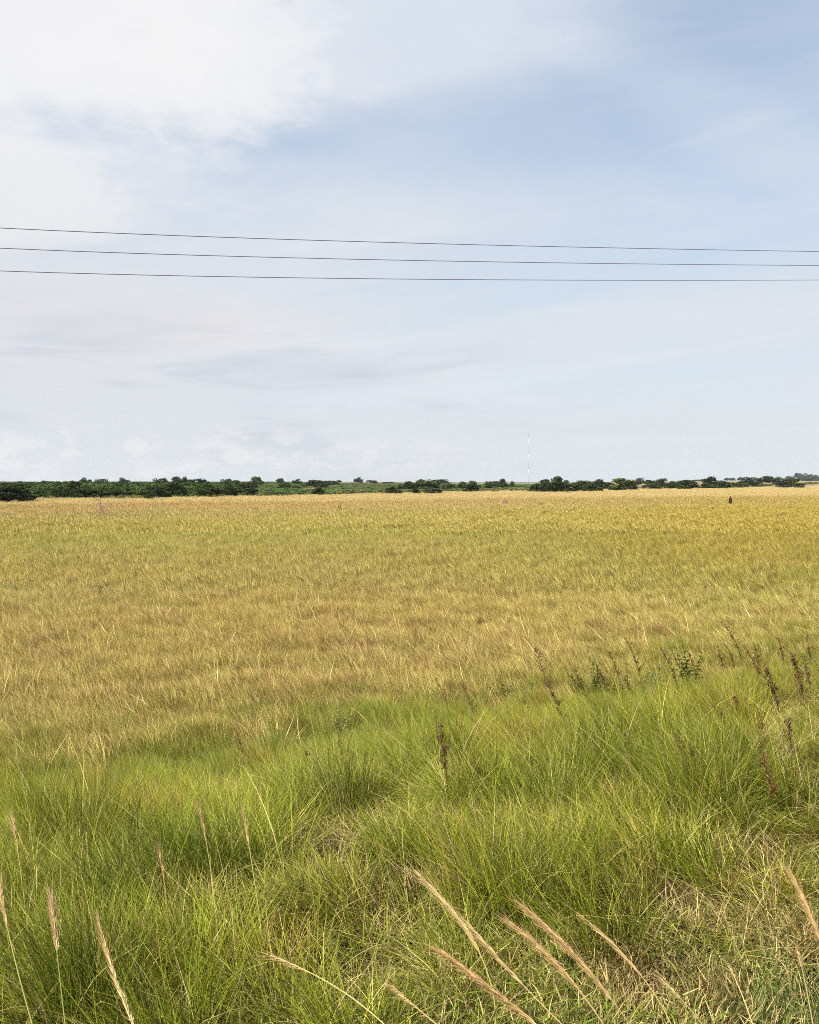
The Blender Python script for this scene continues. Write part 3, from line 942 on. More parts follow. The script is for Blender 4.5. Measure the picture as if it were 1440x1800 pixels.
# (column, top row, width, base row or None, distance or None, kind, material, label)
TREES = [
 (12, 851, 66, 884, None, 'bush', D, 'large dark bush at the far left edge of the field, nearest of the left scrub'),
 (36, 858, 30, 883, None, 'bush', D, 'low right flank bush joined to the big dark bush at the left edge'),
 (98, 861, 34, 877, None, 'bush', D, 'rounded dark bush right of the big left edge bush, under the scrub slope'),
 (70, 868, 24, 877, None, 'bush', G, 'small mid green bush just right of the leftmost dark bush'),
 (131, 846, 26, 876, None, 'tree', D, 'tall dark tree rising through the left scrub below the round skyline tree'),
 (152, 858, 30, 876, None, 'bush', D, 'dark bush hugging the right foot of the tall dark tree in the left scrub'),
 (205, 860, 34, 876, None, 'bush', D, 'wide dark bush in the scrub front above the bare leafless shrub'),
 (180, 862, 24, 876, None, 'bush', G, 'mid green bush just left of the wide dark bush above the bare shrub'),
 (240, 862, 30, 876, None, 'bush', G, 'mid green bush in the scrub front between two dark ones left of centre'),
 (263, 869, 15, 880, None, 'bush', D, 'small dark bush standing forward of the scrub left of the twin crowned tree'),
 (284, 856, 26, 877, None, 'bush', D, 'dark bush with open foot left of the big dark tree under the twin skyline trees'),
 (306, 848, 34, 875, None, 'tree', D, 'big dark tree standing directly under the twin skyline trees'),
 (368, 850, 30, 875, None, 'tree', D, 'dark tree with a rounded crown and dark foot left of the green crop strip'),
 (350, 858, 22, 872, None, 'bush', G, 'mid green bush left of the dark round crowned tree beside the crop strip'),
 (402, 852, 26, 874, None, 'bush', D, 'dark bush right of the round crowned tree at the start of the crop strip'),
 (418, 856, 26, 873, None, 'bush', G, 'mid green bush at the left end of the bright green crop strip'),
 (443, 858, 22, 873, None, 'bush', D, 'dark little bush below the tall dome tree on the skyline'),
 (432, 848, 34, 864, None, 'bush', D, 'dark spreading thicket beneath and left of the skyline dome tree'),
 (560, 856, 19, 872, None, 'tree', D, 'lone dark tree with a narrow foot at the field edge beside pale dry weeds'),
 (555, 844, 34, 860, None, 'tree', D, 'broad dark tree right behind the lone narrow footed tree'),
 (498, 848, 20, 863, None, 'tree', G, 'small rounded tree behind the crop strip left of a twin on the skyline'),
 (521, 854, 14, 864, None, 'bush', D, 'small dark bush in the crop strip below the pointed skyline tree'),
 (692, 856, 24, 869, None, 'bush', D, 'low dark bush at the field edge left of the long green thicket'),
 (732, 858, 13, 869, None, 'bush', D, 'small dark round bush under the long green thicket'),
 (760, 858, 24, 869, None, 'bush', P_, 'pale green ragged bush on the field edge right of the small dark round bush'),
 (772, 860, 8, 869, None, 'bush', D, 'tiny dark shrub on the right end of the pale green bush'),
 (716, 847, 30, 863, None, 'bush', D, 'dark left half of the long green thicket behind the field edge'),
 (738, 843, 22, 863, None, 'bush', G, 'lighter domed bush in the middle of the long green thicket'),
 (756, 846, 26, 863, None, 'bush', G, 'green bush at the right end of the long thicket'),
 (762, 843, 40, None, 520, 'dome', D, 'broad dark domed tree on the skyline behind the long thicket'),
 (796, 851, 26, 861, None, 'bush', G, 'flat topped green bush between the long thicket and the dark pointed bush'),
 (815, 847, 24, 862, None, 'bush', G, 'green bush behind the dark sloping bush right of centre'),
 (828, 851, 26, 866, None, 'bush', D, 'dark sloping bush in front of the pale strip right of centre'),
 (864, 846, 22, 861, None, 'bush', G, 'lone green bush with a pointed top standing in the pale strip'),
 (883, 842, 13, None, 420, 'tree', D, 'small round dark tree with bare trunk right of the lone pointed bush'),
 (889, 851, 9, 858, None, 'tree', G, 'tiny green tree in front of the small round dark tree'),
 (877, 847, 8, 853, None, 'bush', D, 'tiny dark bush left of the small round dark tree'),
 (832, 845, 11, None, 700, 'dome', D, 'small dark dome tree on the skyline above the sloping bush'),
 (899, 846, 7, None, 640, 'bush', D, 'tiny dark skyline bush right of the small round dark tree'),
 (943, 850, 26, 866, None, 'bush', D, 'low left end bush of the big dark clump behind the radio mast foot'),
 (958, 843, 22, 866, None, 'tree', D, 'flat topped dark tree left of the tallest tree in the big clump'),
 (979, 838, 20, 866, None, 'tree', D, 'tallest dark tree in the big clump right of the mast'),
 (970, 850, 34, 866, None, 'bush', D, 'dark bush filling the foot of the big clump under its tallest tree'),
 (994, 845, 24, 866, None, 'bush', D, 'dark bush stepping down right of the tallest clump tree'),
 (1012, 849, 30, 865, None, 'bush', D, 'sloping dark bush ending the big clump on its right'),
 (1028, 845, 24, 861, None, 'bush', G, 'green bush behind the gap right of the big dark clump'),
 (1043, 849, 26, 865, None, 'bush', G, 'mid green bush coming forward into the golden grass right of the gap'),
 (1056, 843, 30, 861, None, 'bush', D, 'domed dark green bush in the middle of the right hand hedge'),
 (1070, 848, 18, 861, None, 'bush', G, 'green bush between the domed dark one and the big yellow green mound'),
 (1094, 841, 34, 863, None, 'bush', G, 'large yellow green mound shaped bush with a dark foot'),
 (1108, 850, 24, 862, None, 'bush', D, 'dark right shoulder of the yellow green mound bush'),
 (1122, 840, 15, None, 620, 'dome', P_, 'grey brown umbrella crowned tree standing alone on the skyline'),
 (1139, 844, 16, 859, None, 'bush', D, 'narrow dark bush right of the grey umbrella crowned tree'),
 (1152, 848, 20, 861, None, 'bush', G, 'small bright green bush at the left of the long right hedge'),
 (1165, 843, 26, 859, None, 'bush', D, 'dark bush topping the left part of the long right hedge'),
 (1184, 846, 24, 860, None, 'bush', G, 'yellowish green bush in the middle of the long right hedge'),
 (1208, 844, 28, 861, None, 'bush', D, 'dark bush at the right end of the long right hedge'),
 (1198, 845, 18, 860, None, 'bush', G, 'mid green bush tucked left of the end bush of the long right hedge'),
 (1253, 839, 34, 860, None, 'bush', D, 'big dark dome bush with a peaked top behind and left of the walking person'),
 (1238, 848, 18, 860, None, 'bush', D, 'low dark left shoulder of the peaked dome bush near the person'),
 (1272, 846, 20, 860, None, 'bush', D, 'low dark right shoulder of the peaked dome bush near the person'),
 (1292, 848, 18, 858, None, 'bush', G, 'yellowish low bush right of the peaked dome bush'),
 (1304, 846, 20, 857, None, 'bush', G, 'green bush above the person, left of the peaked small tree'),
 (1316, 839, 20, 856, None, 'tree', D, 'small peaked dark tree in the hedge on the far right'),
 (1330, 847, 20, 855, None, 'bush', G, 'low green bush right of the small peaked tree on the far right'),
 (1345, 837, 24, 851, None, 'dome', D, 'dark flat topped tree behind the gap near the right edge'),
 (1358, 839, 18, 851, None, 'dome', D, 'dark tree leaning on the flat topped tree near the right edge'),
 (1378, 843, 24, 857, None, 'bush', D, 'dark rounded bush standing forward near the right edge'),
 (1392, 841, 24, 856, None, 'bush', D, 'taller dark bush just right of the forward rounded bush near the right edge'),
 (1406, 849, 14, 857, None, 'bush', G, 'small yellow green bush ending the row near the right edge'),
 # skyline, left to right
 (32, 846, 16, None, 560, 'dome', D, 'low dark crown on the skyline above the far left bush'),
 (52, 847, 12, None, 600, 'dome', D, 'thin dark crown on the left skyline beside the lowest dip'),
 (80, 845, 14, None, 600, 'dome', D, 'small dark crown on the left skyline left of three joined crowns'),
 (93, 846, 12, None, 600, 'dome', D, 'small low crown joined to its neighbour on the left skyline'),
 (104, 846, 11, None, 640, 'dome', D, 'last low crown before the round dark skyline tree on the left'),
 (146, 840, 13, None, 560, 'tree', D, 'round dark tree clearly above the left skyline'),
 (157, 843, 9, None, 580, 'dome', D, 'small crown touching the right of the round dark skyline tree on the left'),
 (176, 842, 20, None, 560, 'dome', D, 'wide low dark crown on the skyline between the round tree and the peaked tree'),
 (218, 840, 14, None, 540, 'tree', D, 'peaked dark tree on the skyline left of the pale gap'),
 (281, 841, 20, None, 520, 'dome', D, 'dark sloping dome tree on the skyline left of the twin trees'),
 (311, 838, 15, None, 620, 'tree', D, 'left one of the twin round trees on the left skyline'),
 (325, 838, 13, None, 620, 'tree', D, 'right one of the twin round trees on the left skyline'),
 (349, 842, 30, None, 460, 'dome', D, 'wide dark crown on the skyline right of the twin round trees'),
 (398, 842, 16, None, 560, 'dome', D, 'low arched crown on the skyline left of the tall dome tree'),
 (414, 844, 13, None, 600, 'dome', D, 'small low crown between the arched crown and the tall dome tree'),
 (452, 838, 18, None, 560, 'tree', G, 'tall green dome tree standing highest on the left half of the skyline'),
 (494, 841, 12, None, 760, 'tree', G, 'greyish green dome tree on the skyline right of the tall dome'),
 (522, 842, 13, None, 640, 'tree', D, 'dark pointed tree on the skyline above the crop strip'),
 (578, 845, 28, None, 620, 'dome', D, 'low dark crown trailing right of the broad dark tree on the skyline'),
 (596, 844, 8, None, 900, 'bush', P_, 'thin scraggy bush on the skyline left of the small blue dark dome'),
 (630, 839, 13, None, 900, 'tree', D, 'small blue dark dome tree standing alone on the central skyline'),
 (655, 844, 16, None, 900, 'dome', D, 'low bluish crown right of the lone small dome on the central skyline'),
 (683, 847, 18, None, 900, 'dome', D, 'flat bluish strip of crown on the skyline before the long thicket'),
 (1164, 841, 12, None, 900, 'dome', D, 'faint bluish crown behind the long right hedge'),
 (1228, 843, 22, None, 1900, 'dome', D, 'wide hazy crown between the right hedge and the peaked dome bush'),
 (1278, 840, 9, None, 2200, 'dome', D, 'left hazy crown of the pair behind the person'),
 (1287, 840, 9, None, 2200, 'dome', D, 'right hazy crown of the pair behind the person'),
 (1302, 839, 10, None, 2200, 'dome', D, 'single hazy crown left of the small peaked tree'),
 (1325, 839, 14, None, 2200, 'dome', D, 'hazy crown right behind the small peaked tree'),
 (1370, 838, 10, None, 2200, 'dome', D, 'hazy crown left of the highest hazy tree'),
 (1388, 837, 12, None, 2200, 'dome', D, 'hazy crown directly left of the highest hazy tree near the right edge'),
 (1408, 832, 17, None, 2200, 'dome', D, 'highest hazy grey blue tree on the skyline near the right edge'),
 (1427, 834, 15, None, 2300, 'dome', D, 'hazy rounded tree right of the highest hazy tree'),
 (1441, 837, 12, None, 2300, 'dome', D, 'hazy tree cut by the right edge of the view'),
 (1420, 841, 30, None, 1800, 'bush', D, 'long hazy bush under the highest hazy tree near the right edge'),
]
for t in TREES:
    px, top, w, base, d, kind, mat, lab = t
    plant_tree(px, top, w, d, kind, mat, lab, 'trees and bushes beyond the field', base)


# ------------------------------------------------------------------ scrub masses
for k in range(5):
    me = crown_mesh('scrub_%d' % k, 400 + k, 700, 11, leaf=.085)
    me.materials.append(M_WOODLEAF)
    o = bpy.data.objects.new('scrub_%d' % k, me); WOOD.objects.link(o)


def make_scrub():
    # dense scrub on the left
    y = np.sqrt(rng.uniform(186 ** 2, 1100 ** 2, 9000)); m = rng.uniform(-.62, -.10, 9000)
    x = y * m
    a = 720 + F * m
    e = edge_d(a) + 12
    lim = 455 - 60 * fbm(x / 40, y / 40, 23) + np.clip((y - 420) / 6, -60, 120)
    kp = (y > e) & (a < lim)
    dens = np.where(y < 420, 1, .5)
    gap = fbm(x / 45, y / 30, 24)
    kp &= rng.uniform(0, 1, len(x)) < dens
    kp &= ~((gap > .62) & (y > 230))
    x, y, a = x[kp], y[kp], a[kp]
    n = len(x)
    h = rng.uniform(1.5, 3.2, n) * (.75 + .6 * fbm(x / 25, y / 40, 44)); w = rng.uniform(3, 8, n)
    far = y > 420
    w[far] *= 1.3; h[far] = rng.uniform(1.0, 1.9, far.sum())
    c = lerp(np.zeros((n, 3)) + C3(.030, .055, .012), C3(.085, .13, .026), rng.uniform(0, 1, n))
    c = lerp(c, C3(.10, .15, .04), (rng.uniform(0, 1, n) < .15) * .7)
    scatter('woodland_scrub', x, y, rng.integers(0, 5, n), np.stack([0 * x, 0 * x, rng.uniform(0, 6.28, n)], -1),
            np.stack([w, w, h], -1), c, WOOD, M_WOODLEAF, 'dense green woodland scrub massed on the left beyond the field', 'scrub')
    # crop strip and low green cover in the middle
    N = 15000
    y = np.sqrt(rng.uniform(200 ** 2, 1000 ** 2, N)); m = rng.uniform(-.24, .16, N)
    x = y * m; a = 720 + F * m
    e = edge_d(a) + 4
    rows = fbm(x / 90, y / 14, 25)
    kp = (y > e) & (rows > np.where(a > 780, .56, np.where(a > 600, .50, .42)))
    kp &= (y < e + 55) | (rows > .52)
    kp &= a < 925
    x, y, a = x[kp], y[kp], a[kp]; n = len(x)
    h = rng.uniform(.5, 1.15, n) * (1 + .3 * (a < 560)); w = rng.uniform(1.6, 4.0, n) * (1 + y / 500)
    c = lerp(np.zeros((n, 3)) + C3(.09, .16, .035), C3(.15, .22, .06), rng.uniform(0, 1, n))
    dryw = fbm(x / 9, y / 9, 26)
    c = lerp(c, C3(.36, .27, .13), sstep(dryw, .5, .65) * .8 * (a > 540))
    c = lerp(c, C3(.05, .08, .03), (rng.uniform(0, 1, n) < .12) * .9)
    scatter('low_green_cover', x, y, rng.integers(0, 5, n), np.stack([0 * x, 0 * x, rng.uniform(0, 6.28, n)], -1),
            np.stack([w, w, h], -1), c, WOOD, M_WOODLEAF, 'low bright green crops and weeds in strips beyond the field', 'crops')
    # ragged weeds at the foot of the hedges and along the field edge
    N = 2600
    a = rng.uniform(-40, 1500, N); m = (a - 720) / F
    e = edge_d(a)
    y = e + rng.uniform(-6, 26, N) * e / 250; x = y * m
    kp = fbm(a / 22, y / 30, 27) > .5
    x, y, a = x[kp], y[kp], a[kp]; n = len(x)
    h = rng.uniform(.3, 1.0, n) * (y / 250) ** .5; w = rng.uniform(.8, 2.0, n) * (y / 250) ** .7
    c = lerp(np.zeros((n, 3)) + C3(.30, .24, .10), C3(.10, .12, .04), (rng.uniform(0, 1, n) < .4) * 1.0)
    scatter('field_edge_weeds', x, y, rng.integers(0, 5, n), np.stack([0 * x, 0 * x, rng.uniform(0, 6.28, n)], -1),
            np.stack([w, w, h], -1), c, WOOD, M_WOODLEAF, 'low ragged weeds and tufts along the far edge of the golden field', 'weeds')


make_scrub()
make_field_grass()
make_bank_grass()
make_verge_turf()


# ------------------------------------------------------------------ overhead wires
def wire(name, pxs, depths, label):
    # exact quadratic through three points of the wire, continued to the poles out of view
    pts = [at(px, py, d) for (px, py), d in zip(pxs, depths)]
    ts = (0.0, .5, 1.0)
    def q(t):
        l0 = (t - .5) * (t - 1) / .5; l1 = t * (t - 1) / -.25; l2 = t * (t - .5) / .5
        return pts[0] * l0 + pts[1] * l1 + pts[2] * l2
    mb = MB()
    mb.tube([q(-1.3 + 3.6 * k / 120) for k in range(121)], .0068, .0068, 6)
    o = mb.build(name, M_WIRE)
    tag(o, label, 'power line', 'overhead wires crossing the sky')


# depth grows steadily from left to right
dm = 16.8
wire('overhead_wire', [(0, 400.5), (720, 427), (1440, 442)], (14, dm, 21), 'topmost of the three dark overhead wires crossing the sky')
wire('overhead_wire', [(0, 436), (720, 457.5), (1440, 466.5)], (14, dm, 21), 'middle one of the three dark overhead wires crossing the sky')
wire('overhead_wire', [(0, 476), (720, 490.5), (1440, 492)], (14, dm, 21), 'lowest of the three dark overhead wires crossing the sky')


# ------------------------------------------------------------------ radio mast
def mast():
    d = 1150
    x = (929 - 720) / F * d
    z = gz(x, d)
    top = at(929, 757, d).z - z
    r = empty('radio_mast', (x, d, z))
    red = flat_mat('mast_red', (.26, .15, .16), .6, .1, .05)
    wht = flat_mat('mast_white', (.66, .68, .74), .6, .05, .05)  # mast paints muted, white kept near sky tone to suggest haze
    S = .22
    cor = [Vector((math.cos(a) * S, math.sin(a) * S, 0)) for a in (R(90), R(210), R(330))]
    n = 7
    for k in range(n):
        mb = MB()
        z0, z1 = top * k / n, top * (k + 1) / n - .02
        for c_ in cor:
            mb.tube([c_ + Vector((0, 0, z0)), c_ + Vector((0, 0, z1))], .03, .03, 5)
        zz = z0; i = 0
        while zz + .7 < z1:
            for j in range(3):
                p, q = cor[j], cor[(j + 1) % 3]
                if i % 2: p, q = q, p
                mb.tube([p + Vector((0, 0, zz)), q + Vector((0, 0, zz + .7))], .012, .012, 4, False)
            zz += .7; i += 1
        o = mb.build('mast_section', red if k % 2 == 0 else wht, r)
        o['label'] = 'red painted lattice section' if k % 2 == 0 else 'white painted lattice section'
    for lev in (.5, .95):
        for a in (R(90), R(210), R(330)):
            mb = MB()
            mb.tube([Vector((math.cos(a) * top * .5, math.sin(a) * top * .5, 0)), Vector((math.cos(a) * S, math.sin(a) * S, top * lev))], .006, .006, 4)
            mb.build('guy_wire', M_WIRE, r)
    tag(r, 'thin faint red and white radio mast far away on the horizon', 'mast')


mast()


# ------------------------------------------------------------------ person
def skin_mesh(name, pts, edges, root=0, sub=2):
    me = bpy.data.meshes.new(name)
    me.from_pydata([p[0] for p in pts], edges, [])
    o = bpy.data.objects.new(name, me)
    COL.objects.link(o)
    o.modifiers.new('skin', 'SKIN')
    sk = me.skin_vertices
    if not sk:
        bpy.context.view_layer.objects.active = o
        bpy.context.view_layer.update()
    for i, p in enumerate(pts):
        rr = p[1]
        me.skin_vertices[0].data[i].radius = (rr, rr) if not isinstance(rr, tuple) else rr
        me.skin_vertices[0].data[i].use_root = (i == root)
    s = o.modifiers.new('sub', 'SUBSURF'); s.levels = sub; s.render_levels = sub
    dg = bpy.context.evaluated_depsgraph_get()
    m2 = bpy.data.meshes.new_from_object(o.evaluated_get(dg))
    m2.name = name
    bpy.data.objects.remove(o)
    m2.polygons.foreach_set('use_smooth', [True] * len(m2.polygons))
    return m2


def person():
    p0 = on_ground(1284, 891)
    x, y = p0.x, p0.y
    z = gz(x, y)
    H = at(1284, 872.5, y).z - z
    k = H / 1.68
    r = empty('person', (x, y, z), R(200), k)
    pts = [((0, 0, .93), .125), ((0, .0, 1.10), .115), ((0, -.01, 1.28), .14), ((0, 0, 1.40), .085), ((0, .01, 1.46), .05), ((0, 0, 1.56), (.075, .095)), ((0, 0, 1.63), (.065, .08))]
    E = [(0, 1), (1, 2), (2, 3), (3, 4), (4, 5), (5, 6)]
    for s in (-1, 1):
        b = len(pts)
        st = .09 * s           # mid-stride
        pts += [((.09 * s, 0, .88), .085), ((.095 * s, -.05 * st * 4, .50), .058), ((.10 * s, .06 * s, .26), .052), ((.10 * s, .10 * s, .09), .035), ((.105 * s, .10 * s - .07, .04), .035), ((.11 * s, .10 * s - .16, .03), .026)]
        E += [(0, b), (b, b + 1), (b + 1, b + 2), (b + 2, b + 3), (b + 3, b + 4), (b + 4, b + 5)]
        b = len(pts)
        pts += [((.17 * s, 0, 1.38), .055), ((.235 * s, .02, 1.12), .042), ((.25 * s, -.05 * s, .90), .03), ((.255 * s, -.06 * s, .84), .024), ((.255 * s, -.065 * s, .79), (.032, .018))]
        E += [(3, b), (b, b + 1), (b + 1, b + 2), (b + 2, b + 3), (b + 3, b + 4)]
        pm = b + 4
        for i, (dx, L) in enumerate(((-.024, .062), (-.008, .072), (.008, .068), (.024, .052))):
            q = len(pts)
            pts += [((.255 * s + dx * .3, -.065 * s + dx, .76), .009), ((.252 * s + dx * .3, -.07 * s + dx, .76 - L * .6), .008), ((.246 * s, -.075 * s + dx, .76 - L), .007)]
            E += [(pm, q), (q, q + 1), (q + 1, q + 2)]
        q = len(pts)
        pts += [((.235 * s, -.10 * s - .0, .80), .010), ((.225 * s, -.115 * s, .765), .008)]
        E += [(b + 3, q), (q, q + 1)]
    me = skin_mesh('body', pts, E)
    skin = flat_mat('skin', (.05, .028, .02), .6, .1, 20)
    link('body', me, skin, r)
    # face
    def piece(nm, p_, rr_, sq, mat_):
        mb = MB(); mb.blob(p_, rr_, sq, 8, 6); mb.build(nm, mat_, r)
    eye_m = flat_mat('eye', (.5, .48, .45), .3, .05)
    piece('nose', (0, -.095, 1.565), .014, (1, 1.4, 1.2), skin)
    piece('mouth', (0, -.088, 1.53), .016, (1.4, .5, .45), skin)
    for s in (-1, 1):
        piece('ear', (.075 * s, 0, 1.57), .016, (.4, .8, 1.3), skin)
        piece('eye', (.03 * s, -.088, 1.59), .010, (1, 1, 1), eye_m)
    mb = MB()
    mb.blob((0, .015, 1.615), .098, (.9, 1.05, .85), 14, 9)
    mb.build('hair', flat_mat('hair', (.012, .010, .010), .8, .2, 30), r)
    # clothes
    def loft(name, rings, mat, n=18):
        m_ = MB(); b0 = 0
        for (cx, cy, zz, rx, ry) in rings:
            for j in range(n):
                a = 2 * math.pi * j / n
                w = 1 + .05 * math.sin(a * 5 + zz * 7)
                m_.v.append(Vector((cx + math.cos(a) * rx * w, cy + math.sin(a) * ry * w, zz))); m_.r.append(.5)
        for i in range(len(rings) - 1):
            for j in range(n):
                m_.f.append((i * n + j, i * n + (j + 1) % n, (i + 1) * n + (j + 1) % n, (i + 1) * n + j))
        o = m_.build(name, mat, r)
        sm = o.modifiers.new('thick', 'SOLIDIFY'); sm.thickness = .006
        return o
    top_ = flat_mat('maroon_cloth', (.04, .010, .012), .9, .25, 12)
    dk = flat_mat('dark_cloth', (.012, .007, .008), .9, .3, 10)
    loft('shirt', [(0, 0, .88, .185, .15), (0, 0, 1.0, .175, .14), (0, 0, 1.15, .17, .13), (0, 0, 1.28, .19, .135), (0, 0, 1.36, .18, .115), (0, 0, 1.42, .12, .08), (0, 0, 1.45, .065, .065)], top_)
    for s in (-1, 1):
        m_ = MB(); m_.tube([(.16 * s, 0, 1.385), (.20 * s, .01, 1.25), (.235 * s, .02, 1.12)], .068, .06, 10, False)
        m_.build('sleeve', top_, r)
    loft('skirt', [(0, 0, 1.02, .165, .135), (0, 0, .92, .20, .165), (0, 0, .75, .235, .19), (0, 0, .58, .26, .21), (0, 0, .42, .27, .22)], dk)
    tag(r, 'small distant person in a maroon top and long dark skirt walking in the golden field', 'person')


person()


# ------------------------------------------------------------------ bare shrub, dead stubs, mound
def bare_shrub(px, base, top, label, n=11, spread=.5, mat=None, rad=.03, cat='shrub', name='bare_shrub', lie=True):
    p = on_ground(px, base)
    h = (base - top) * p.y / F
    r = empty(name, p)
    rs = random.Random(int(px))
    for k in range(n):
        mb = MB()
        a = rs.uniform(0, 6.28)
        q = Vector((0, 0, 0)); dirv = Vector((math.cos(a) * spread, math.sin(a) * spread * .6, 1)).normalized()
        if lie and k == 0: dirv = Vector((-1, 0, .35)).normalized()
        L = h * rs.uniform(.6, 1.05)
        path = [q.copy()]
        for i in range(5):
            q = q + dirv * L / 5
            dirv = (dirv + Vector((rs.uniform(-.2, .2), rs.uniform(-.2, .2), .10))).normalized()
            path.append(q.copy())
        mb.tube(path, rad, rad * .3, 5)
        for i in range(2, 6):
            for s in range(2):
                dv = (dirv + Vector((rs.uniform(-.9, .9), rs.uniform(-.9, .9), rs.uniform(-.1, .5)))).normalized()
                mb.tube([path[i], path[i] + dv * L * .12, path[i] + dv * L * .22 + Vector((0, 0, L * .05))], rad * .45, rad * .12, 4)
        mb.build('branch', mat or M_DRYTW, r)
    tag(r, label, cat)


M_DRYTW = flat_mat('dead_twig', (.36, .22, .15), .9, .3, 3)
M_DARKTW = flat_mat('dark_dead_twig', (.10, .055, .03), .9, .3, 3)
bare_shrub(184, 911, 877, 'bare leafless reddish shrub standing in the golden field on the left', 13, .45, rad=.035)
bare_shrub(587, 898, 889, 'dark dead stub left of its taller twin in the middle of the far field', 4, .35, M_DARKTW, .03, 'dead stub', 'dead_stub', False)
bare_shrub(597, 899, 886, 'taller dark dead stub in the far field above the field centre', 5, .3, M_DARKTW, .035, 'dead stub', 'dead_stub', False)
bare_shrub(1132, 913, 905, 'small grey brown twiggy heap in the right of the field below the hedge', 10, 1.3, M_DRYTW, .03, 'twigs', 'twig_heap', False)
bare_shrub(636, 902, 894, 'dark weedy tuft of dead stems right of the dead stubs', 9, .9, M_DARKTW, .03, 'weed', 'dead_weed', False)
bare_shrub(660, 902, 896, 'flatter dark tuft of dead stems furthest right of the dead stubs', 9, .9, M_DARKTW, .03, 'weed', 'dead_weed', False)


def mound(px, base, w, h, label):
    p = on_ground(px, base)
    W = w * p.y / F; Hh = h * p.y / F
    n, m = 26, 12
    V = []; Fc = []
    for i in range(m):
        t = i / (m - 1)
        for j in range(n):
            a = 2 * math.pi * j / n
            rr = W / 2 * (1 - t) ** .6 * (1 + .2 * math.sin(a * 3 + 1) + .1 * math.sin(a * 7 + t * 5)) if i < m - 1 else .01
            V.append((rr * math.cos(a), rr * .8 * math.sin(a), Hh * (t ** .8) - .1 + .05 * Hh * math.sin(a * 5 + t * 9)))
    for i in range(m - 1):
        for j in range(n):
            Fc.append((i * n + j, i * n + (j + 1) % n, (i + 1) * n + (j + 1) % n, (i + 1) * n + j))
    me = bpy.data.meshes.new('earth_mound'); me.from_pydata(V, [], Fc); me.update()
    o = link('earth_mound', me, flat_mat('mound_earth', (.22, .13, .07), .95, .4, 4), None, p)
    tag(o, label, 'mound')


mound(885, 889, 20, 13, 'small brown earth mound poking out of the far golden grass')


# ------------------------------------------------------------------ weeds on the bank
def dead_weed(px, base, top, label, lean=0.0, bushy=.5, smat=None, heavy=1.0, group='dry dark weed stems on the bank'):
    p = on_ground(px, base)
    h = ((base - top) * p.y / F + .10) * .86
    lean -= .12
    r = empty('dead_weed', (p.x, p.y, p.z - .0))
    rs = random.Random(int(px * 7 + top * 3))
    mb = MB(); path = []
    for i in range(8):
        t = i / 7
        path.append(Vector((lean * h * t * t + rs.uniform(-.006, .006), rs.uniform(-.006, .006), h * t)))
    th = .0036 * max(1, p.y / 8)
    mb.tube(path, th, th * .45, 6)
    mb2 = MB()
    nb = int(10 + 16 * bushy)
    for i in range(nb):
        t = rs.uniform(.35, .98)
        q = path[0].lerp(path[-1], t); q.x = lean * h * t * t
        a = rs.uniform(0, 6.28)
        L = h * (.10 + .26 * bushy) * (1.15 - t) * rs.uniform(.6, 1.3)
        dv = Vector((math.cos(a), math.sin(a), rs.uniform(.5, 1.4))).normalized()
        e = q + dv * L
        mb.tube([q, q.lerp(e, .5) + Vector((0, 0, -.01)), e + Vector((0, 0, .01))], th * .4, th * .15, 4)
        for s in range(int(12 * heavy)):
            u = rs.uniform(.2, 1.05)
            c_ = q.lerp(e, u) + Vector((rs.uniform(-1, 1), rs.uniform(-1, 1), rs.uniform(-1, 1))) * .012
            mb2.blob(c_, rs.uniform(.0018, .0036) * max(1, p.y / 11), (1, 1, 1.9), 5, 4)
    for s in range(int(26 * heavy)):
        t = rs.uniform(.5, 1.0)
        q = path[0].lerp(path[-1], t); q.x = lean * h * t * t
        mb2.blob(q + Vector((rs.uniform(-1, 1), rs.uniform(-1, 1), 0)) * .016, rs.uniform(.0018, .0038) * max(1, p.y / 11), (1, 1, 1.9), 5, 4)
    mb.build('stem', M_WEEDB, r)
    mb2.build('seed_head', smat or M_WEEDS, r)
    tag(r, label, 'weed', group)


